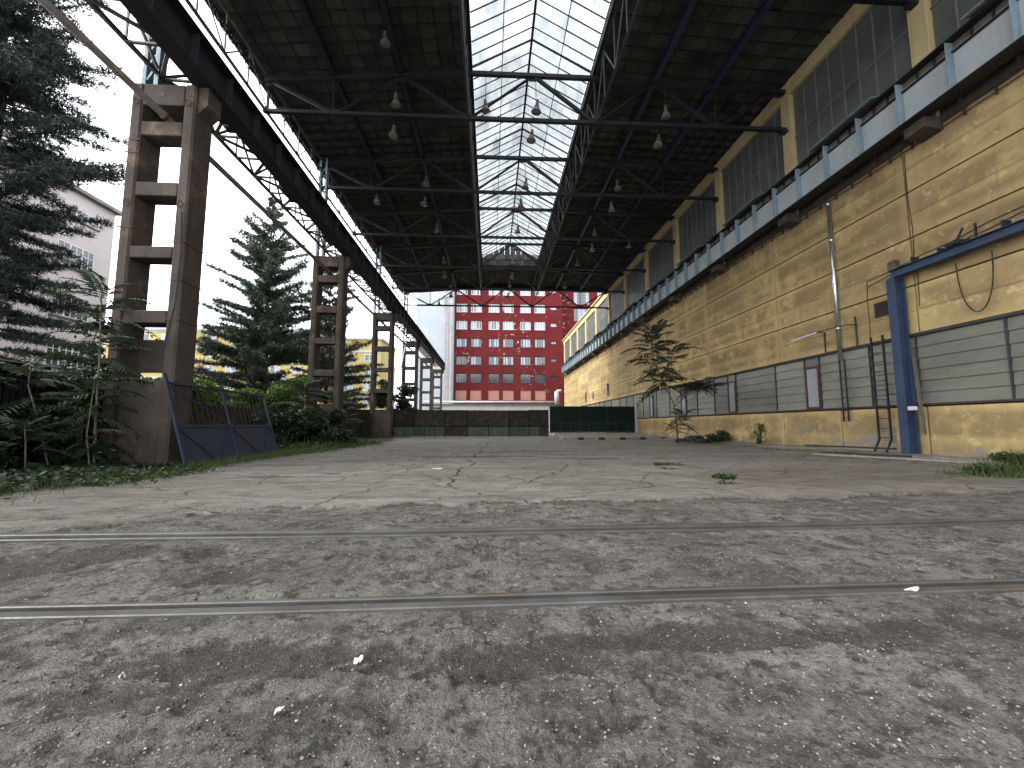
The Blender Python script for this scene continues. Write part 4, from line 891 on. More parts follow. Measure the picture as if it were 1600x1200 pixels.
# ================================================================== background buildings
# red block
RYB = 88.0; kR = RYB / 85.0
rb_ = thing('red_building', 'tall red painted factory block with rows of windows', 'building', (4, RYB, 0))
def zr(z): return 1 + (z - 1) * kR
WX = [(-7.15, -4.95), (-4.2, -1.95), (-.54, 1.68), (2.4, 4.65), (6.02, 8.22), (9.0, 11.25)]; WX = [(a * kR, b2 * kR) for a, b2 in WX]
WZ = [(6.14, 8.1), (9.7, 11.62), (13.35, 15.2), (17.04, 18.91), (20.78, 22.53), (24.4, 26.18), (28.1, 29.9), (31.7, 33.5)]; WZ = [(zr(a), zr(b2)) for a, b2 in WZ]
X0, X1 = -7.55 * kR, 14.9 * kR
SMX = (12.4 * kR, 13.6 * kR)
# wall as piers and spandrels so that the openings are real
mb = MB(); zprev = 0
for z0, z1 in WZ:
    mb.box(X0, X1, RYB, RYB + .5, zprev, z0); xs = [X0] + [q for w_ in WX for q in w_] + [X1]
    for i in range(0, len(xs), 2):
        if i == len(xs) - 2:
            mb.box(xs[i], SMX[0], RYB, RYB + .5, z0, z1); mb.box(SMX[1], X1, RYB, RYB + .5, z0, z1); mb.box(SMX[0], SMX[1], RYB, RYB + .5, z0, z0 + .75); mb.box(SMX[0], SMX[1], RYB, RYB + .5, z0 + 1.45, z1)
        else: mb.box(xs[i], xs[i + 1], RYB, RYB + .5, z0, z1)
    zprev = z1
mb.box(X0, X1, RYB, RYB + .5, zprev, 38); mb.build('wall', M['red_paint'], rb_, fixn=False)
MB().box(X0 + .1, X1 - .1, RYB + .9, RYB + 14, 0, 37.5).build('interior_core', M['deck'], rb_)
MB().box(X0, X1, RYB + .5, RYB + 14, 38, 38.4).build('roof', M['concrete_pale'], rb_)
def window(x0, x1, z0, z1, y, fm, gm, parent, nv=4, nh=1, fw=.13, dep=.22):
    mb = MB(); mb.box(x0, x1, y + dep, y + dep + .06, z0, z0 + fw); mb.box(x0, x1, y + dep, y + dep + .06, z1 - fw, z1); mb.box(x0, x0 + fw, y + dep, y + dep + .06, z0 + fw, z1 - fw); mb.box(x1 - fw, x1, y + dep, y + dep + .06, z0 + fw, z1 - fw)
    for k in range(1, nv): x = x0 + (x1 - x0) * k / nv; mb.box(x - fw * .4, x + fw * .4, y + dep, y + dep + .05, z0 + fw, z1 - fw)
    for k in range(1, nh): z = z0 + (z1 - z0) * k / nh; mb.box(x0 + fw, x1 - fw, y + dep + .005, y + dep + .045, z - fw * .35, z + fw * .35)
    f_ = mb.build('window', fm, parent, fixn=False)
    for k in range(nv):
        a = x0 + (x1 - x0) * k / nv; b2 = x0 + (x1 - x0) * (k + 1) / nv
        MB().box(a + .02, b2 - .02, y + dep + .02, y + dep + .03, z0 + .03, z1 - .03).build('pane', rng.choice(gm), f_, fixn=False)
    return f_
for r_, (z0, z1) in enumerate(WZ):
    for c_, (x0, x1) in enumerate(WX):
        if r_ == 0:
            MB().box(x0, x1, RYB + .08, RYB + .3, z0, z1).build('bricked_up_opening', M['brick_fill'], rb_, fixn=False); continue
        fm = M['dark_frame'] if r_ < 4 else M['white_frame']
        gm = [M['glass']] if r_ == 1 else ([M['glass'], M['glass'], M['glass_sky_pale']] if r_ == 2 else [M['glass_sky_pale']] * 2 + [M['glass']])
        window(x0, x1, z0, z1, RYB, fm, gm, rb_); MB().box(x0 - .05, x1 + .05, RYB - .08, RYB + .15, z0 - .1, z0 - .003).build('sill', M['white_plaster'] if r_ > 3 else M['dark_frame'], rb_, fixn=False)
    window(SMX[0], SMX[1], z0 + .76, z0 + 1.44, RYB, M['white_frame'] if r_ > 3 else M['dark_frame'], [M['glass_sky_pale'] if r_ > 2 else M['glass']], rb_, 2)
# stair tower beside it
st_b = thing('red_stair_tower', 'red stair tower with tall gridded windows behind the hall', 'building', (20, RYB + 3, 0)); YS = RYB + 2.5; ks = YS / 85
mb = MB(); sx0, sx1 = 17.3 * ks, 20.7 * ks; zprev = 0; SZ = [(zr(z) , zr(z + 2.75)) for z in (5.2, 8.8, 12.5, 16.1, 19.8, 23.4, 27.1)]
for z0, z1 in SZ: mb.box(15.5, 36, YS, YS + .5, zprev, z0); mb.box(15.5, sx0, YS, YS + .5, z0, z1); mb.box(sx1, 36, YS, YS + .5, z0, z1); zprev = z1
mb.box(15.5, 36, YS, YS + .5, zprev, 36); mb.build('wall', M['red_paint'], st_b, fixn=False); MB().box(15.6, 35.9, YS + .9, YS + 12, 0, 35.5).build('interior_core', M['deck'], st_b)
for z0, z1 in SZ: window(sx0, sx1, z0, z1, YS, M['dark_frame'], [M['glass'], M['glass_sky_pale']], st_b, 4, 4, .06)
for z in (17.0, 20.8, 24.5, 28.1):
    window(22.4 * ks, 25.2 * ks, zr(z), zr(z + 1.8), YS - .30, M['white_frame'], [M['glass_sky_pale']], st_b, 4)
# pale windowless block with ladder
pb = thing('pale_block', 'tall pale blue windowless block left of the red building', 'building', (-11.5, RYB, 0))
MB().box(-15.6, X0 - .05, RYB - 1.5, RYB + 15, 0, 42).build('wall', M['blue_white'], pb)
MB().box(X0 - 1.35, X0 - .25, RYB - 1.85, RYB - 1.502, 3, 42).build('corner_strip', M['white_plaster'], pb)
lx = X0 - 1.3; yl = RYB - 2.1
mb = MB()
for s_ in (-.3, .3): mb.bar((lx + s_, yl, 6), (lx + s_, yl, 40), .1)
mb.build('ladder_stile', M['ladder_rust'], pb)
rg = MB().bar((-.3, 0, 0), (.3, 0, 0), .06).mesh('ladder_rung', M['concrete_pale'])
for k in range(17): link('ladder_rung', rg, pb, (lx, yl, 7 + k * 1.9))
MB().cyl((lx + .75, yl + .1, 5), (lx + .75, yl + .1, 40), .12, 8).build('drain_pipe', M['white_plaster'], pb)
mb = MB()
for (x, z) in ((-10.6, 27.9), (-9.3, 28.2), (-10.3, 26.6), (-8.5, 26.9)): mb.box(x - .4, x + .4, RYB - 1.95, RYB - 1.505, z - .35, z + .35)
mb.build('cooling_unit', M['white_frame'], pb)
# low white annex and pipe in front of it
an = thing('white_annex', 'low white wall with a pipe along its top behind the sheet fence', 'annex', (2, 78, 0))
MB().box(-12, 12.6, 76, 84, 0, 4.62).build('wall', M['white_plaster'], an); MB().box(-12.2, 12.7, 75.8, 84, 4.62, 4.86).build('coping', M['concrete_pale'], an)
MB().cyl((-12, 75.6, 5.2), (12.4, 75.6, 5.25), .2, 10).build('pipe', M['white_plaster'], an, True); MB().cyl((12.0, 75.6, 4.86), (12.0, 75.6, 7.2), .42, 12).build('vent_stack', M['white_plaster'], an, True); MB().cyl((12.0, 75.6, 7.2), (12.9, 75.6, 7.3), .3, 10).build('vent_elbow', M['white_plaster'], an, True)
mb = MB()
for k in range(12): mb.box(-11.5 + k * 2, -11.42 + k * 2, 75.5, 75.7, 4.86, 5.02)
mb.build('pipe_saddle', M['concrete_pale'], an)
# pink block at the left, facade along the yard
PX = -28.0; pkb = thing('pink_building', 'pale pink rendered office block behind the spruce', 'building', (-34, 26, 0))
kp = 28.0 / 25.0
def pz(z): return 1 + (z - 1) * kp
MB().box(-42, PX, 2, 31.2, 0, pz(15.0)).build('wall', M['pink_plaster'], pkb)
MB().box(-42.2, PX + .35, 1.8, 31.5, pz(15.0), pz(15.0) + .25).build('cornice', M['concrete_pale'], pkb)
MB().box(-41.5, PX - 1.5, 3, 28.6, pz(15.0) + .25, pz(15.0) + 2.6).build('penthouse', M['pink_plaster'], pkb)
rl = MB(); 
for k in range(14): rl.box(PX - .1, PX - .06, 3 + k * 2, 3.04 + k * 2, pz(15.0) + .25, pz(15.0) + 1.35)
for z in (.7, 1.0, 1.3): rl.box(PX - .1, PX - .06, 3, 29.1, pz(15.0) + z, pz(15.0) + z + .035)
rl.build('roof_railing', M['pipe_grey'], pkb)
def swin(y0, y1, z0, z1, ny=3, nz_=2, parent=pkb):
    mb = MB(); fw = .06; x = PX
    mb.box(x - .02, x + .035, y0, y1, z0, z0 + fw); mb.box(x - .02, x + .035, y0, y1, z1 - fw, z1); mb.box(x - .02, x + .035, y0, y0 + fw, z0 + fw, z1 - fw); mb.box(x - .02, x + .035, y1 - fw, y1, z0 + fw, z1 - fw)
    for k in range(1, ny): y = y0 + (y1 - y0) * k / ny; mb.box(x - .02, x + .03, y - .05, y + .05, z0 + fw, z1 - fw)
    for k in range(ny):
        y = y0 + (y1 - y0) * (k + .5) / ny; mb.box(x - .02, x + .028, y - .02, y + .02, z0 + fw, z1 - fw)
    for k in range(1, nz_ + 1): z = z0 + (z1 - z0) * k / (nz_ + 1); mb.box(x - .02, x + .025, y0 + fw, y1 - fw, z - .02, z + .02)
    f_ = mb.build('window', M['white_frame'], parent, fixn=False); MB().box(x + .002, x + .012, y0 + .02, y1 - .02, z0 + .02, z1 - .02).build('pane', M['glass'], f_, fixn=False)
    MB().box(x, x + .12, y0 - .1, y1 + .1, z0 - .09, z0 - .005).build('sill', M['concrete_pale'], parent, fixn=False)
for z0, z1 in ((pz(1.4), pz(2.9)), (pz(4.4), pz(5.9)), (pz(7.35), pz(8.75)), (pz(10.35), pz(11.75))):
    for ye in (29.9, 23.6, 17.3, 11.0): swin(ye - 2.5, ye, z0, z1)
for ye in (30.0, 23.6, 17.3): swin(ye - 2.4, ye, pz(13.35), pz(14.0), 3, 0)
tk = tag(bevel(MB().box(PX - .6, PX + .6, 24.4, 26.0, pz(14.2), pz(15.5)).build('roof_box', M['white_plaster']), .1), 'white box hanging at the roof edge of the pink building', 'box')
# yellow apartment blocks behind the trees
def yellow(label, x0, x1, y, hgt, depth=14):
    b_ = thing('yellow_building', label, 'building', ((x0 + x1) / 2, y, 0), 'yellow blocks behind the trees')
    MB().box(x0, x1, y, y + depth, 0, hgt).build('wall', M['yellow_plaster'], b_); MB().box(x0 - .4, x1 + .4, y - .4, y + depth, hgt, hgt + .5).build('roof_edge', M['white_plaster'], b_)
    z = 2.0
    while z + 2 < hgt:
        x = x0 + 1.5
        while x + 2.4 < x1 - .5: window(x, x + 2.2, z, z + 1.6, y - .22, M['white_frame'], [M['glass'], M['glass_sky_pale']], b_, 2, 1, .1, .14); x += 4.6
        MB().box(x0, x1, y - .12, y, z + 2.0, z + 2.5).build('string_course', M['white_plaster'], b_); z += 3.4
yellow('long yellow apartment block seen between the pine branches', -86, -37, 92, 21.4)
yellow('narrow tall yellow block beside the third crane pillar', -35, -25.2, 96, 20.6)

# ================================================================== trees and plants
def unit(n):
    a = nr.normal(size=(n, 3)); return a / np.linalg.norm(a, axis=1, keepdims=True)
def tufts(P, D, m, L, wd, spread=1.0):
    """needle tufts: m thin triangles around each point P aimed along D"""
    n = len(P); Pm = np.repeat(P, m, 0); Dm = np.repeat(D, m, 0); u = unit(n * m); d = Dm * .55 + u * spread; d /= np.linalg.norm(d, axis=1, keepdims=True)
    s = np.cross(d, unit(n * m)); s /= np.linalg.norm(s, axis=1, keepdims=True) + 1e-9; ln = L * nr.uniform(.6, 1.15, (n * m, 1))
    base = Pm + nr.normal(size=Pm.shape) * .03
    V = np.stack([base - s * wd, base + s * wd, base + d * ln], 1).reshape(-1, 3); F = np.arange(len(V)).reshape(-1, 3); return V, F
def leaves(P, L, wd, up=.4, fold=.25):
    """pointed two-quad leaves with random direction"""
    n = len(P); d = unit(n); d[:, 2] *= .5; d /= np.linalg.norm(d, axis=1, keepdims=True)
    nn = unit(n); nn[:, 2] += 1.2 * up * 2; s = np.cross(d, nn); s /= np.linalg.norm(s, axis=1, keepdims=True) + 1e-9; q = np.cross(s, d)
    l = L * nr.uniform(.6, 1.25, (n, 1)); w_ = wd * nr.uniform(.7, 1.2, (n, 1))
    V = np.stack([P, P + d * l * .45 - s * w_ + q * l * fold * .3, P + d * l - q * l * .12, P + d * l * .45 + s * w_ + q * l * fold * .3], 1).reshape(-1, 3)
    i = np.arange(n) * 4; F = np.concatenate([np.stack([i, i + 1, i + 2], 1), np.stack([i, i + 2, i + 3], 1)]); return V, F
def conifer(name, label, x, y, H, z0, rad, mat, seed, L=.22, wd=.012, m=10, whorl=.5, droop=.25, nb=6, trunk=.25, step=.2, prof=.75, side=.55, zmax=None, rnd=.35):
    global nr
    nr = np.random.default_rng(seed); rg = random.Random(seed)
    t_ = thing(name, label, 'tree', (x, y, 0))
    wood = MB(); pts = []; pr = None
    for k in range(9):
        z = H * k / 8; p = (x + .12 * math.sin(k * 1.3 + seed), y + .1 * math.cos(k * 1.7), z - .2); r = trunk * (1 - k / 8.3)
        if pr: wood.cyl(pr[0], p, pr[1], 9, r, False)
        pr = (p, r)
    wood.build('trunk', M['bark'], t_, True)
    P = []; D = []; limb = MB(); z = z0
    while z < H - .3:
        f = (z - z0) / (H - z0); Lb = rad * max(.10, (1 - f) ** prof) * (.55 + .45 * min(1, f * 6 + .35))
        for b in range(nb if f < .8 else 4):
            az = rg.uniform(0, 2 * math.pi); ln = Lb * rg.uniform(1 - rnd * 1.6, 1.12); pit = rg.uniform(-.1, .25) + f * .6
            d0 = np.array([math.cos(az) * math.cos(pit), math.sin(az) * math.cos(pit), math.sin(pit)]); o0 = np.array([x, y, z + rg.uniform(-.2, .2)]); n = max(3, int(ln / step))
            prev = o0; sdv = np.array([-math.sin(az), math.cos(az), 0])
            for k in range(1, n + 1):
                u = k / n; p = o0 + d0 * ln * u; p[2] -= droop * ln * u * u * .8 - droop * ln * .35 * u ** 4
                if k % 2 == 0 or k == n: limb.cyl(prev, p, .03 * (1 - u) + .008, 4, .03 * (1 - u) + .006, False); prev = p
                if u > .22:
                    tw = side * (1 - u * .55) * min(1, ln / 2) * rg.uniform(.5, 1.1)
                    for sg in (-1, 1):
                        nt_ = max(1, int(tw / (step * .8)))
                        for q in range(nt_ + 1):
                            pp_ = p + (sdv * sg * .8 + d0 * .6) * tw * (q / max(1, nt_)); pp_ = pp_ - np.array([0, 0, droop * .35 * tw * (q / max(1, nt_)) ** 2 + rg.uniform(-.05, .05)])
                            P.append(pp_); D.append(d0 * .6 + sdv * sg * .5)
                    P.append(p); D.append(d0)
        z += whorl * rg.uniform(.7, 1.3)
    limb.build('limbs', M['bark'], t_, fixn=False)
    V, F = tufts(np.array(P), np.array(D), m, L, wd); link('crown', np_mesh('crown', V, F, mat), t_, (0, 0, 0)); return len(F)
conifer('spruce_tree', 'big dark spruce with drooping branches at the left edge', -16.4, 13.6, 24, 2.2, 4.3, M['needle_dark'], 3, L=.22, wd=.014, m=12, whorl=.46, droop=.42, nb=7, trunk=.30, step=.17, prof=.42, side=.75, rnd=.42)
conifer('pine_tree', 'tall dark pine between the first two pillars', -17.0, 32, 18.8, 2.0, 6.1, M['needle'], 5, L=.36, wd=.025, m=12, whorl=.52, droop=.06, nb=8, trunk=.24, step=.26, prof=.66, side=.75, rnd=.5)
conifer('pine_tree', 'dark pine behind the second crane pillar', -14.6, 38, 16.8, 1.2, 4.9, M['needle'], 9, L=.38, wd=.026, m=11, whorl=.58, droop=.08, nb=7, trunk=.22, step=.28, prof=.55, side=.8, rnd=.5)
nr = np.random.default_rng(21)
def blob_points(blobs, n):
    vol = np.array([b[3] * b[4] * b[5] for b in blobs]); pick = nr.choice(len(blobs), n, p=vol / vol.sum()); B = np.array(blobs)[pick]
    u = unit(n) * (nr.uniform(.25, 1, (n, 1)) ** .45); return B[:, :3] + u * B[:, 3:6]
def bush(name, label, x, y, blobs, n, L, wd, mat, stems=5, cat='shrub', group=None):
    t_ = thing(name, label, cat, (x, y, gz(x, y)), group); g0 = gz(x, y)
    sub = []
    for b in blobs:
        for _ in range(7):
            d = unit(1)[0]; c = np.array(b[:3]) + d * np.array(b[3:6]) * .7; r_ = nr.uniform(.28, .5); sub.append((c[0] + x, c[1] + y, max(c[2], .12) + g0, b[3] * r_, b[4] * r_, b[5] * r_ * .8))
    P = blob_points(sub, n); P[:, 2] = np.maximum(P[:, 2], g0 + .03); V, F = leaves(P, L, wd)
    link('crown', np_mesh('crown', V, F, mat), t_, (0, 0, 0))
    mb = MB()
    for k in range(stems):
        b = blobs[k % len(blobs)]; e = (x + b[0] + rng.uniform(-.3, .3) * b[3], y + b[1], g0 + b[2] + .3 * b[5]); mid = (x + b[0] * .4 + rng.uniform(-.1, .1), y + b[1] * .4, g0 + b[2] * .5)
        mb.cyl((x + rng.uniform(-.1, .1), y, g0 - .05), mid, .025, 5, .018, False); mb.cyl(mid, e, .018, 5, .007, False)
    mb.build('stems', M['bark'], t_, fixn=False)
bush('bright_shrub', 'bright green leafy shrub behind the fence next to the pine', -11.6, 17.5, [(0, 0, 2.0, 1.6, 1.4, .9), (.3, 2.0, 2.1, 1.5, 1.3, .8), (-1.4, -.6, 2.0, 1.3, 1.2, .8), (.6, -2.2, 1.9, 1.3, 1.3, .8)], 9500, .17, .05, M['leaf_bright'], 8)
bush('bright_shrub', 'bright green shrub leaning against the second pillar', -9.95, 20.6, [(0, 0, 2.4, 1.0, 1.0, .8), (.7, .2, 2.9, 1.0, .9, .5), (-.6, -.8, 1.9, .9, 1.1, .9)], 6500, .16, .045, M['leaf_bright'], 7)
bush('dark_shrub', 'dark green shrub at the foot of the second pillar', -7.9, 20.2, [(0, 0, 1.1, .9, 1.0, 1.1), (.3, -1.0, .6, .8, .9, .6), (-.3, 1.1, 1.2, .9, .9, 1.1), (.6, .8, .4, 1.0, .9, .45)], 8000, .15, .045, M['leaf_dark'], 7)
bush('dark_shrub', 'dark leafy bush between the blue gate and the second pillar', -8.35, 17.2, [(0, 0, .9, .7, 1.3, .95), (.1, 1.4, 1.2, .6, .8, 1.0)], 6000, .14, .045, M['leaf_dark'], 6)
bush('fence_tree', 'dark green young tree behind the third crane pillar', -9.7, 41.5, [(0, 0, 3.2, 2.1, 1.5, 1.6), (1.2, 0, 2.2, 1.6, 1.3, 1.2), (-1.0, 0, 4.4, 1.3, 1.2, 1.0), (1.5, .5, 4.2, 1.2, 1.2, .8)], 7000, .26, .08, M['leaf_dark'], 8, 'tree')
bush('verge_bush', 'mid green bush behind the corrugated fence by the gate', -10.9, 13.6, [(0, 0, 1.3, 1.1, 1.6, .8), (-.8, 1.6, 1.5, 1.2, 1.2, .8)], 3200, .15, .05, M['leaf_mid'], 5)
bush('corner_weed', 'feathery weed clump on the ground at the right edge', 10.2, 7.7, [(0, 0, .2, .75, .4, .26), (.9, -.1, .3, .8, .45, .34), (-.6, .1, .12, .4, .3, .16), (1.8, .1, .3, .7, .5, .32)], 6500, .085, .014, M['leaf_mid'], 10, 'weed')
bush('yard_weed', 'small leafy weed growing from a crack in the yard', 3.95, 7.0, [(0, 0, .05, .16, .10, .07), (.12, 0, .03, .1, .08, .05)], 260, .07, .022, M['leaf_mid'], 3, 'weed', 'weeds in the yard cracks')
bush('yard_weed', 'flat straggly weed in a crack beyond the small leafy one', 3.85, 9.3, [(0, 0, .03, .3, .12, .05), (.3, -.1, .02, .15, .1, .04)], 240, .07, .012, M['grass'], 3, 'weed', 'weeds in the yard cracks')
bush('wall_weed', 'low weed cluster around the base of the young tree by the wall', 11.2, 21.2, [(0, 0, .22, 1.1, .6, .3), (1.0, 1.0, .3, .7, .6, .4), (-1.1, .2, .12, .7, .5, .18)], 2600, .11, .03, M['leaf_dark'], 7, 'weed')
bush('wall_shrub', 'thin reddish shrub standing by the hall wall', 12.0, 18.3, [(0, 0, .5, .42, .3, .45), (.3, .3, .65, .35, .3, .4)], 750, .07, .02, M['leaf_mid'], 14)
bush('corner_bush', 'light green feathery bush at the left edge of the picture', -7.7, 6.1, [(0, 0, .35, .5, .5, .35), (.3, -.1, .2, .4, .4, .25), (-.5, .2, .6, .5, .5, .4)], 2600, .12, .022, M['leaf_mid'], 7)
# ---- ailanthus: long pinnate fronds, each frond a part
def frond_mesh(L=.85, pairs=11, seed=0, droop=.30):
    rg = random.Random(seed); v = []; f = []
    def cpt(u): return np.array([L * u * (1 - .06 * u), 0, L * (.10 * u - droop * u * u)])
    for k in range(6):
        a, b2 = cpt(k / 6), cpt((k + 1) / 6); i = len(v); w_ = .006 * (1 - k / 8); v += [tuple(a + (0, -w_, 0)), tuple(a + (0, w_, 0)), tuple(b2 + (0, w_, 0)), tuple(b2 + (0, -w_, 0))]; f += [(i, i + 1, i + 2, i + 3)]
    for k in range(pairs):
        u = .16 + .84 * (k + .5) / pairs; p = cpt(u); ln = .215 * (1 - .45 * abs(u - .45)) * rg.uniform(.85, 1.15) * L / .85
        for sg in (-1, 1):
            d = np.array([.38 + rg.uniform(-.12, .12), sg, -.42 + rg.uniform(-.15, .12)]); d /= np.linalg.norm(d); s = np.array([1, -.3 * sg, 0]); s = s - d * (s @ d); s /= np.linalg.norm(s); w_ = ln * .15; q = np.cross(s, d) * .02 * sg
            i = len(v); v += [tuple(p), tuple(p + d * ln * .3 - s * w_ + q), tuple(p + d * ln * .35 + q * 0), tuple(p + d * ln * .3 + s * w_ + q), tuple(p + d * ln + (0, 0, -.02))]
            f += [(i, i + 1, i + 2), (i, i + 2, i + 3), (i + 1, i + 4, i + 2), (i + 2, i + 4, i + 3)]
    mb = MB(); mb.v = [tuple(map(float, p)) for p in v]; mb.f = f; return mb
FR = [frond_mesh(.85, 11, s, dr).mesh('frond', M['leaf_frond']) for s, dr in ((1, .55), (2, .80), (3, .38))]
def ailanthus(name, label, stems, cat='tree', group=None, base=(0, 0, 0)):
    """stems: list of (points, radius, fronds, spread length, z range start)"""
    t_ = thing(name, label, cat, base, group); mb = MB()
    for pts, r, nf, sc_, u0 in stems:
        n = len(pts)
        for k, (a, b2) in enumerate(zip(pts, pts[1:])): mb.cyl(a, b2, r * (1 - .8 * k / n), 7, r * (1 - .8 * (k + 1) / n), False)
        P_ = [Vector(p) for p in pts]
        for k in range(nf):
            u = u0 + (1 - u0) * (k + rng.random() * .6) / nf; q = min(u, .999) * (n - 1); i = int(q); p = P_[i].lerp(P_[i + 1], q - i)
            az = k * 2.4 + rng.uniform(-.4, .4); up = .05 + .75 * (u - u0) / (1 - u0) + rng.uniform(-.3, .3); s_ = sc_ * rng.uniform(.6, 1.2)
            link('frond', FR[k % 3], t_, p, (rng.uniform(-.5, .5), -up, az), (s_, s_, s_))
    mb.build('stem', M['bark_green'], t_, True, fixn=False); return t_
bx0, by0 = 10.05, 22.2; g0 = gz(bx0, by0)
ailanthus('young_tree', 'young tree with long feathery leaves in front of the hall wall', [
    ([(bx0, by0, g0), (bx0 - .02, by0, 1.0), (bx0 - .15, by0, 2.2), (bx0 - .75, by0 - .1, 3.4), (bx0 - 1.25, by0 - .15, 4.6), (bx0 - 1.3, by0 - .1, 5.4), (bx0 - 1.1, by0, 6.1)], .055, 48, 1.65, .46),
    ([(bx0 - .5, by0, 3.0), (bx0 - 1.0, by0 - .3, 3.3), (bx0 - 1.5, by0 - .4, 3.6)], .03, 17, 1.3, .2),
    ([(bx0 - .7, by0, 3.6), (bx0 - .4, by0 - .3, 4.4), (bx0 - .2, by0 - .4, 5.0)], .03, 15, 1.35, .3),
    ([(bx0 - .15, by0, 2.0), (bx0 + .5, by0 - .2, 2.6), (bx0 + 1.1, by0 - .3, 2.95), (bx0 + 1.4, by0 - .3, 3.05)], .032, 34, 1.35, .72),
    ([(bx0, by0, .9), (bx0 + .2, by0 - .1, 1.3), (bx0 + .35, by0 - .1, 1.6)], .02, 14, 1.0, .2),
    ([(bx0, by0, .5), (bx0 - .15, by0 - .1, .8), (bx0 - .25, by0 - .1, .95)], .02, 10, .9, .2)], base=(bx0, by0, g0))
px, py = -8.45, 9.5; g0 = gz(px, py)
ailanthus('pillar_sapling', 'sapling with long ferny leaves growing up the front of the gate pillar', [
    ([(px, py, g0), (px - .08, py, 1.2), (px - .2, py + .1, 2.4), (px - .3, py + .15, 3.2), (px - .35, py + .15, 4.1)], .03, 52, 1.0, .25),
    ([(px - .6, py - .3, g0), (px - .8, py - .4, 1.0), (px - 1.0, py - .5, 1.8), (px - 1.0, py - .5, 2.3)], .022, 24, 1.0, .2),
    ([(px + .1, py - .2, g0), (px + .05, py - .3, .8), (px + .1, py - .3, 1.9)], .02, 22, .9, .25)], 'sapling', base=(px, py, g0))
ailanthus('fence_sapling', 'low ferny sapling in front of the black fence', [([(-9.2, 7.6, 0), (-9.2, 7.5, .5), (-9.25, 7.5, .9)], .02, 12, .7, .2), ([(-8.9, 8.6, 0), (-8.85, 8.5, .6), (-8.8, 8.4, 1.0)], .02, 12, .8, .2)], 'sapling', base=(-9.0, 7.4, 0))
ailanthus('shrub_sapling', 'feathery sapling rising above the dark shrub by the second pillar', [([(-8.3, 19.3, 0), (-8.3, 19.2, 1.6), (-8.4, 19.2, 2.9)], .03, 30, 1.2, .3), ([(-7.4, 21.2, 0), (-7.2, 21.1, .8), (-7.0, 21.0, 1.5)], .02, 18, .95, .2)], 'sapling', base=(-8.3, 19.3, 0))
# ---- ground cover along the verge
def scatter_on(n, fx, fy):
    x = fx(n); y = fy(n); h = ground_fields(x, y)[0]; return np.stack([x, y, h], 1)
yv = lambda a, b: (lambda n: nr.uniform(a, b, n))
P = scatter_on(5200, lambda n: -8.6 + np.abs(nr.normal(0, 1, n)) * .85, yv(5.2, 9.9)); P = P[P[:, 0] < -6.2 - .25 * (P[:, 1] - 5) * 0]; P[:, 2] += nr.uniform(.02, .16, len(P)) ** 1.0
V, F = leaves(P, .11, .045, .9); tag(link('verge_ground_cover', np_mesh('verge_ground_cover', V, F, M['leaf_dark'])), 'low ivy-like ground cover along the verge before the pillar', 'ground cover', kind='stuff')
P = scatter_on(900, lambda n: -6.5 + nr.normal(0, .28, n), yv(7.2, 9.8)); P[:, 2] += nr.uniform(.01, .10, len(P))
V, F = leaves(P, .085, .03, .9); tag(link('verge_low_weeds', np_mesh('verge_low_weeds', V, F, M['leaf_mid'])), 'pale low weeds at the edge of the concrete by the pillar', 'weeds', kind='stuff')
def blades(P, hgt, wd):
    n = len(P); a = nr.uniform(0, 2 * np.pi, n); d = np.stack([np.cos(a), np.sin(a), 0 * a], 1); hh = hgt * nr.uniform(.4, 1.2, (n, 1)); ln = nr.uniform(.1, .7, (n, 1)) * hh; b_ = nr.uniform(0, 2 * np.pi, n); s = np.stack([np.cos(b_), np.sin(b_), 0 * b_], 1) * wd
    V = np.stack([P - s, P + s, P + d * ln + np.array([0, 0, 1]) * hh], 1).reshape(-1, 3); return V, np.arange(len(V)).reshape(-1, 3)
P = np.concatenate([scatter_on(9000, lambda n: -7.2 + nr.normal(0, .55, n), yv(14.8, 24)), scatter_on(2500, lambda n: -6.9 + nr.normal(0, .25, n), yv(9.8, 15)), scatter_on(2600, lambda n: -7.6 + nr.normal(0, .6, n), yv(4.6, 9))])
P = np.concatenate([P, scatter_on(1800, lambda n: 10.6 + nr.normal(0, .65, n), yv(7.3, 8.2)), scatter_on(500, lambda n: 11.2 + nr.normal(0, .5, n), yv(17, 22))])
V, F = blades(P, .2, .006); V2, F2 = blades(scatter_on(1500, lambda n: 10.8 + nr.normal(0, .6, n), yv(7.4, 8.2)), .42, .007); F = np.concatenate([F, F2 + len(V)]); V = np.concatenate([V, V2]); tag(link('verge_grass', np_mesh('verge_grass', V, F, M['grass'])), 'thin grass along the edge of the concrete yard', 'grass', kind='stuff')
P = scatter_on(2600, lambda n: -7.3 + nr.normal(0, .7, n), yv(15.2, 24.5)); P[:, 2] += nr.uniform(.02, .3, len(P)); V, F = leaves(P, .12, .035, .7)
tag(link('verge_weeds', np_mesh('verge_weeds', V, F, M['leaf_mid'])), 'mixed green weeds spreading from the verge beyond the gate', 'weeds', kind='stuff')
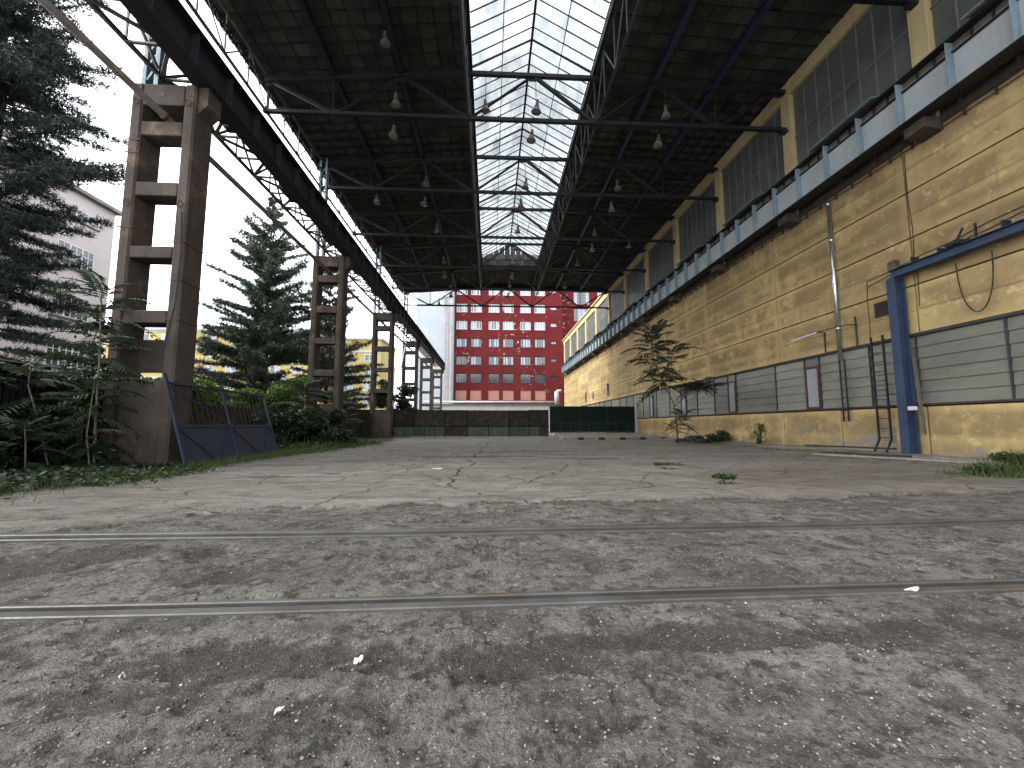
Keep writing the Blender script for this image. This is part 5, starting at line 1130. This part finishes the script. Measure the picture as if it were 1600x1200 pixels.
# ================================================================== litter and gravel
def rocks(n, fx, fy, s0, s1, mat, name, label):
    x = fx(n); y = fy(n); h = ground_fields(x, y)[0]; s = nr.uniform(s0, s1, n) * (nr.random(n) ** 1.5 * .8 + .3)
    b = np.array([(1, 0, 0), (0, 1, 0), (-1, 0, 0), (0, -1, 0), (0, 0, .7), (0, 0, -.6)]); ft = np.array([(0, 1, 4), (1, 2, 4), (2, 3, 4), (3, 0, 4), (1, 0, 5), (2, 1, 5), (3, 2, 5), (0, 3, 5)])
    V = b[None] * s[:, None, None] * nr.uniform(.5, 1.3, (n, 6, 3)); a = nr.uniform(0, 6.28, n); c, sn = np.cos(a), np.sin(a)
    V = np.stack([V[..., 0] * c[:, None] - V[..., 1] * sn[:, None], V[..., 0] * sn[:, None] + V[..., 1] * c[:, None], V[..., 2]], -1) + np.stack([x, y, h + s * .2], 1)[:, None]
    F = (ft[None] + (np.arange(n) * 6)[:, None, None]).reshape(-1, 3); tag(link(name, np_mesh(name, V.reshape(-1, 3), F, mat)), label, 'gravel', kind='stuff')
near_y = lambda n: 1.25 * np.exp(nr.random(n) * math.log(6.0)); 
def near_pair(n):
    y = near_y(n); return nr.uniform(-1.6, 1.6, n) * y, y
_x, _y = near_pair(9000); rocks(9000, lambda n: _x, lambda n: _y, .003, .010, M['concrete_pale'], 'fine_gravel', 'fine grey gravel scattered over the worn concrete')
_x2, _y2 = near_pair(3500); rocks(3500, lambda n: _x2, lambda n: _y2, .003, .011, M['deck'], 'dark_grit', 'dark grit scattered over the worn concrete')
M['chip'] = simple('chip', (.40, .39, .37), (.28, .27, .25), .8, 0, 9, 50, .2)
_x3, _y3 = near_pair(240); rocks(240, lambda n: _x3, lambda n: _y3, .003, .010, M['chip'], 'white_chips', 'tiny white chips scattered over the worn concrete')
yg = nr.uniform(0, 1, 5000); xg = np.concatenate([nr.uniform(-2.6, 3.6, 2500), nr.uniform(-5, 6, 2500)]); yg = np.concatenate([RAIL1(xg[:2500]) + nr.uniform(.004, .072, 2500), RAIL2(xg[2500:]) - nr.uniform(.004, .072, 2500)])
rocks(5000, lambda n: xg, lambda n: yg, .004, .013, M['deck'], 'groove_grit', 'brown grit filling the rail grooves')
def scrap(label, x, y, sz, seed, long=1.0, name='paper_scrap'):
    rg = random.Random(seed); n = 9; v = [(x, y, gz(x, y) + .022)]; 
    for k in range(n):
        a = 2 * math.pi * k / n; r = sz * rg.uniform(.45, 1.1); xx, yy = x + math.cos(a) * r * long, y + math.sin(a) * r; v.append((xx, yy, gz(xx, yy) + rg.uniform(.006, .03)))
    v2 = [(p[0], p[1], p[2] - .003) for p in v]
    f = [(0, 1 + k, 1 + (k + 1) % n) for k in range(n)]; mb = MB(); mb.add(v, f); mb.add(v2, [tuple(reversed(q)) for q in f])
    tag(mb.build(name, M['paper'], fixn=False), label, 'litter', 'scraps of white litter on the yard')
scrap('large crumpled white paper by the sunken rail on the right', 2.55, 2.52, .055, 1, 1.3)
scrap('long white splinter lying in the groove of the nearer rail', .60, 2.53, .02, 3, 4.0)
scrap('small white square of litter in the dirt hollow at lower left', -1.47, 1.86, .016, 4)
scrap('white scrap in the dirt hollow below the image centre', -.56, 1.93, .02, 5)
scrap('pale folded scrap lying in the lower centre of the concrete', -.74, 1.62, .03, 6, .6)
scrap('white litter on the farther rail near the middle', 1.05, 4.15, .035, 7, 1.8)
scrap('white litter left of the middle on the nearer rail', -.68, 2.47, .02, 8, 1.8)
scrap('flat white paper far out on the slab near the middle', -1.2, 9.6, .09, 9, 2.0)

def rand_band(n, x0, x1, y0, y1): return (lambda k: nr.uniform(x0, x1, k)), (lambda k: nr.uniform(y0, y1, k))
fx_, fy_ = rand_band(0, 10.9, 12.0, 8.5, 24); rocks(420, fx_, fy_, .012, .06, M['concrete_pale'], 'wall_rubble', 'small concrete rubble along the foot of the hall wall')
fx_, fy_ = rand_band(0, -6.9, -5.6, 4.5, 16); rocks(500, fx_, fy_, .008, .03, M['concrete_pale'], 'verge_rubble', 'crumbled concrete bits along the broken edge of the yard')
def leafy(n, fx, fy): return scatter_on(n, fx, fy)
P = scatter_on(700, lambda n: nr.uniform(-6.6, 9, n), yv(5.5, 30)); P[:, 2] += .006; V, F = leaves(P, .05, .016, 2.5)
M['dead_leaf'] = leaf_mat('dead_leaf', (.11, .075, .04), (.06, .042, .028), .1)
tag(link('dead_leaves', np_mesh('dead_leaves', V, F, M['dead_leaf'])), 'dry brown leaves scattered thinly over the slab', 'leaves', kind='stuff')

al = thing('access_ladder', 'pale inclined steel ladder climbing to the runway by the fourth pillar', 'ladder', (-9.7, 42.2, 0))
for dx in (-.28, .28):
    MB().bar((-10.4 + dx, 42.0, 0), (-8.9 + dx, 42.6, 9.9), .09, .14).build('stile', M['galv'], al)
rg = MB().bar((-.28, 0, 0), (.28, 0, 0), .05, .05).mesh('rung', M['galv'])
for k in range(26): u = (k + 1) / 27; link('rung', rg, al, (-10.4 + 1.5 * u, 42.0 + .6 * u, 9.9 * u))

cable('upper thin cable sagging along the ochre wall above the blue beam', [(12.975, 13.4 - .9 * k, 5.95 + .09 * k - .05 * (k % 2)) for k in range(10)], .010)
cable('lower thin cable sagging along the ochre wall above the blue beam', [(12.97, 13.4 - .9 * k, 5.80 + .09 * k - .04 * ((k + 1) % 2)) for k in range(10)], .010)
cable('thin cable dropping from the sagging pair beside the vent', [(12.975, 13.4, 5.95), (12.975, 13.45, 5.2), (12.97, 13.42, 4.6), (12.975, 13.46, 4.0)], .009)

bush('pillar_bush', 'dark leafy bush crowding the foot of the gate pillar', -9.0, 9.75, [(0, 0, .7, .8, .4, .75), (-.7, -.4, .9, .8, .6, .9), (.5, -.1, .35, .5, .35, .4), (-.3, .1, 2.0, .55, .3, .8), (-.2, .2, 3.1, .4, .25, .6)], 5200, .12, .035, M['leaf_dark'], 9)
bush('shade_bush', 'dark bush in deep shade before the black fence', -9.0, 7.0, [(0, 0, .5, .7, 1.0, .5), (-.3, 1.2, .7, .6, .8, .7), (-.2, -1.2, .5, .6, .8, .5)], 4200, .12, .035, M['leaf_dark'], 7)
